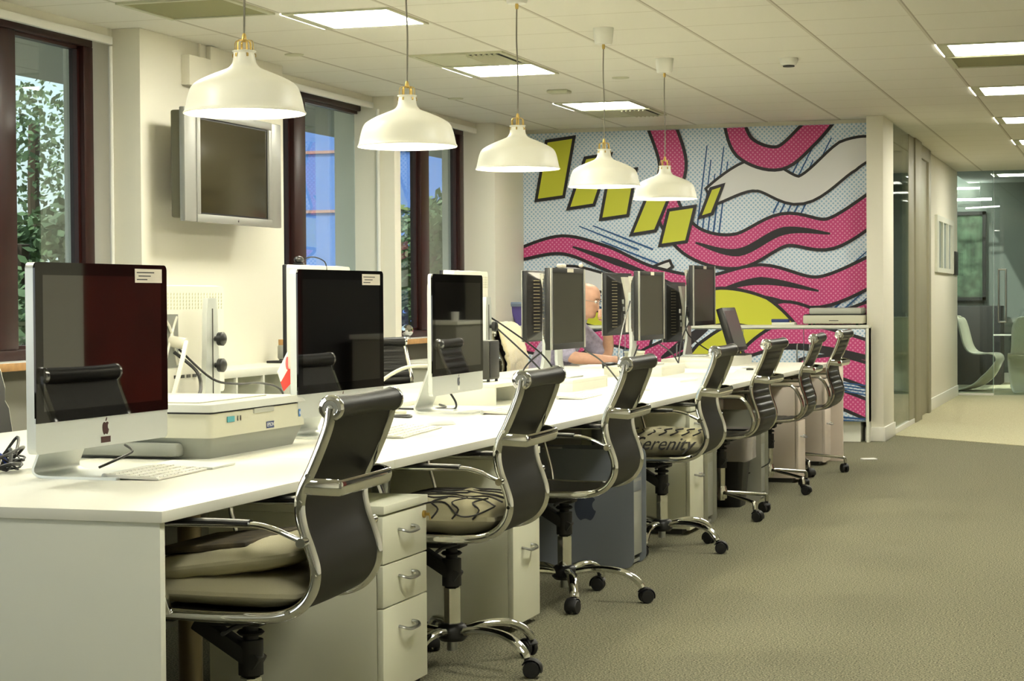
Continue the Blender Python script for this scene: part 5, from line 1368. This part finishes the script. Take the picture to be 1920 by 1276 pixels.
gl.tube([(.107, -.011, .008), (.111, 0, .010), (.107, .011, .008)], .0012, 6)
gl.xf(HM).build('glasses', STEEL, man)
hr = MB(); rings = []
for z, bx, hw in ((-.055, -.088, .071), (-.03, -.0955, .075), (0, -.1025, .078), (.02, -.1045, .0785), (.03, -.105, .0785)):
    ring = []
    for k in range(21):
        a = PI * .58 + k / 20 * PI * .84; ring.append((abs(bx) * 1.01 * math.cos(a) * (1 if abs(math.cos(a)) > 0 else 1), hw * 1.01 * math.copysign(abs(math.sin(a)) ** .9, math.sin(a)), z))
    rings.append(ring)
hr.loft(rings, closed=False, cap=False); h_ = hr.xf(HM).build('hair', HAIR, man)
so = h_.modifiers.new('solid', 'SOLIDIFY'); so.thickness = .004; so.offset = 1
# sheepskin over the chair behind him
mb = MB(); P = cr([(x, 0, z) for x, z in ((.30, .62), (.315, .80), (.33, .93), (.315, 1.0), (.265, 1.02), (.215, .99), (.19, .90), (.155, .78), (.15, .66), (.165, .56))], 8); G = []
for i, p in enumerate(P):
    row = []
    for j in range(19):
        u = j / 18 * 2 - 1; w = .25 * (1 - .22 * abs(i / (len(P) - 1) - .5) ** 1.5)
        n_ = noise.noise(Vector((p.x * 30, u * 9, p.z * 30))) * .016
        c0 = Vector((.235, 0, .8)); d_ = (p - c0).normalized()
        row.append(mb.bm.verts.new(p + d_ * n_ + Vector((0, u * w, 0))))
    G.append(row)
for i in range(len(P) - 1):
    for j in range(18): mb.bm.faces.new((G[i][j], G[i][j + 1], G[i + 1][j + 1], G[i + 1][j]))
o = mb.build('sheepskin_throw', FLEECE, ang=180); o.location = (-4.27, 13.87, 0); o.rotation_euler = (0, 0, PI)
so = o.modifiers.new('solid', 'SOLIDIFY'); so.thickness = .022; so.offset = 1
tag(o, 'cream sheepskin draped over the chair back behind the seated man', 'sheepskin')

# ------------------------------------------------------------------ outdoors, seen through the windows
struct(MB().b2((-60, -30, -0.6), (-5.76, 70, -0.5)).build('ground_outside', GROUND))
struct(MB().b2((-7.2, -4, 2.75), (-5.75, 24, 2.9)).build('canopy_outside', SOFFIT))
t = thing('office_building', 'blue clad building with orange bands outside the windows', 'building', (-22, 44, -.5))
MB().b2((-1.2, 0, 0), (14.5, 6, 7.4)).build('facade', FACADE, t)
for z in (2.4, 3.85, 5.3): MB().b2((-1.22, -.05, z), (14.52, .0, z + .07)).build('band', ORANGE, t)
for k in range(5): MB().b2((-.6 + k * 3.0, -.03, .6), (1.2 + k * 3.0, 0, 1.9)).build('window', mat('far_window_%d' % k, (70, 92, 128), .2), t)
def tree(label, x, y, h, r, seed, n=5200):
    random.seed(seed)
    t = thing('tree', label, 'tree', (x, y, -.5), 0, 'leafy trees outside the windows')
    MB().tube(cr([(0, 0, 0), (.05, .03, h * .3), (-.04, .02, h * .6), (0, 0, h * .9)], 5), .10, 8, radii=None).build('trunk', BARK, t)
    mb = MB(); bm = mb.bm
    cl = [(Vector((random.uniform(-r, r), random.uniform(-r, r), h * random.uniform(.28, 1.0))), r * random.uniform(.3, .55)) for _ in range(26)]
    for k in range(n):
        c, rr = random.choice(cl); d = Vector((random.gauss(0, 1), random.gauss(0, 1), random.gauss(0, 1))).normalized() * rr * random.random() ** .4
        p = c + d; s = random.uniform(.025, .055)
        a = Vector((random.gauss(0, 1), random.gauss(0, 1), random.gauss(0, 1))).normalized(); b_ = a.orthogonal().normalized() * s; a = a * s * 1.6
        bm.faces.new([bm.verts.new(q) for q in (p - a, p + b_ * .8, p + a, p - b_ * .8)])
    mb.build('foliage', LEAF, t, smooth=False, recalc=False)
tree('leafy tree outside the leftmost window', -9.75, 15.6, 2.5, .8, 1)
tree('big leafy tree farther off, filling the leftmost window', -17.5, 28.5, 5.2, 2.6, 6, 9000)
tree('taller leafy tree outside the window nearest the mural', -9.05, 24.7, 3.1, .75, 2)
tree('lower leafy tree outside the window nearest the mural', -10.3, 26.6, 2.7, .7, 3)
# ------------------------------------------------------------------ light
w = bpy.data.worlds.new('world'); sc.world = w; w.use_nodes = True
nt = w.node_tree; bg = nt.nodes['Background']
sky = nt.nodes.new('ShaderNodeTexSky'); sky.sky_type = 'HOSEK_WILKIE' if False else 'NISHITA'
sky.sun_disc = False; sky.sun_elevation = R_(52); sky.sun_rotation = R_(200); sky.air_density = 1.2; sky.dust_density = 2.0
mxs = nt.nodes.new('ShaderNodeMix'); mxs.data_type = 'RGBA'; mxs.inputs[0].default_value = 0.7; mxs.inputs[7].default_value = (2.6, 2.75, 2.9, 1)
nt.links.new(sky.outputs[0], mxs.inputs[6]); nt.links.new(mxs.outputs[2], bg.inputs['Color']); bg.inputs['Strength'].default_value = 0.15
sun = bpy.data.lights.new('sun', 'SUN'); so = bpy.data.objects.new('sun', sun); COL.objects.link(so)
sun.energy = 1.6; sun.angle = R_(1.5); sun.color = (1, .96, .86)
so.rotation_euler = Vector((.40, .52, -.80)).to_track_quat('-Z', 'Y').to_euler()

vs = sc.view_settings
sc.display_settings.display_device = 'sRGB'
vs.view_transform = 'Standard'; vs.look = 'None'; vs.gamma = 1.0; vs.exposure = 2.4; vs.use_curve_mapping = False
cy = sc.cycles
cy.use_denoising = True; cy.max_bounces = 9; cy.diffuse_bounces = 4; cy.glossy_bounces = 4; cy.transparent_max_bounces = 16; cy.transmission_bounces = 6
cy.sample_clamp_indirect = 6.0; cy.caustics_reflective = False; cy.caustics_refractive = False
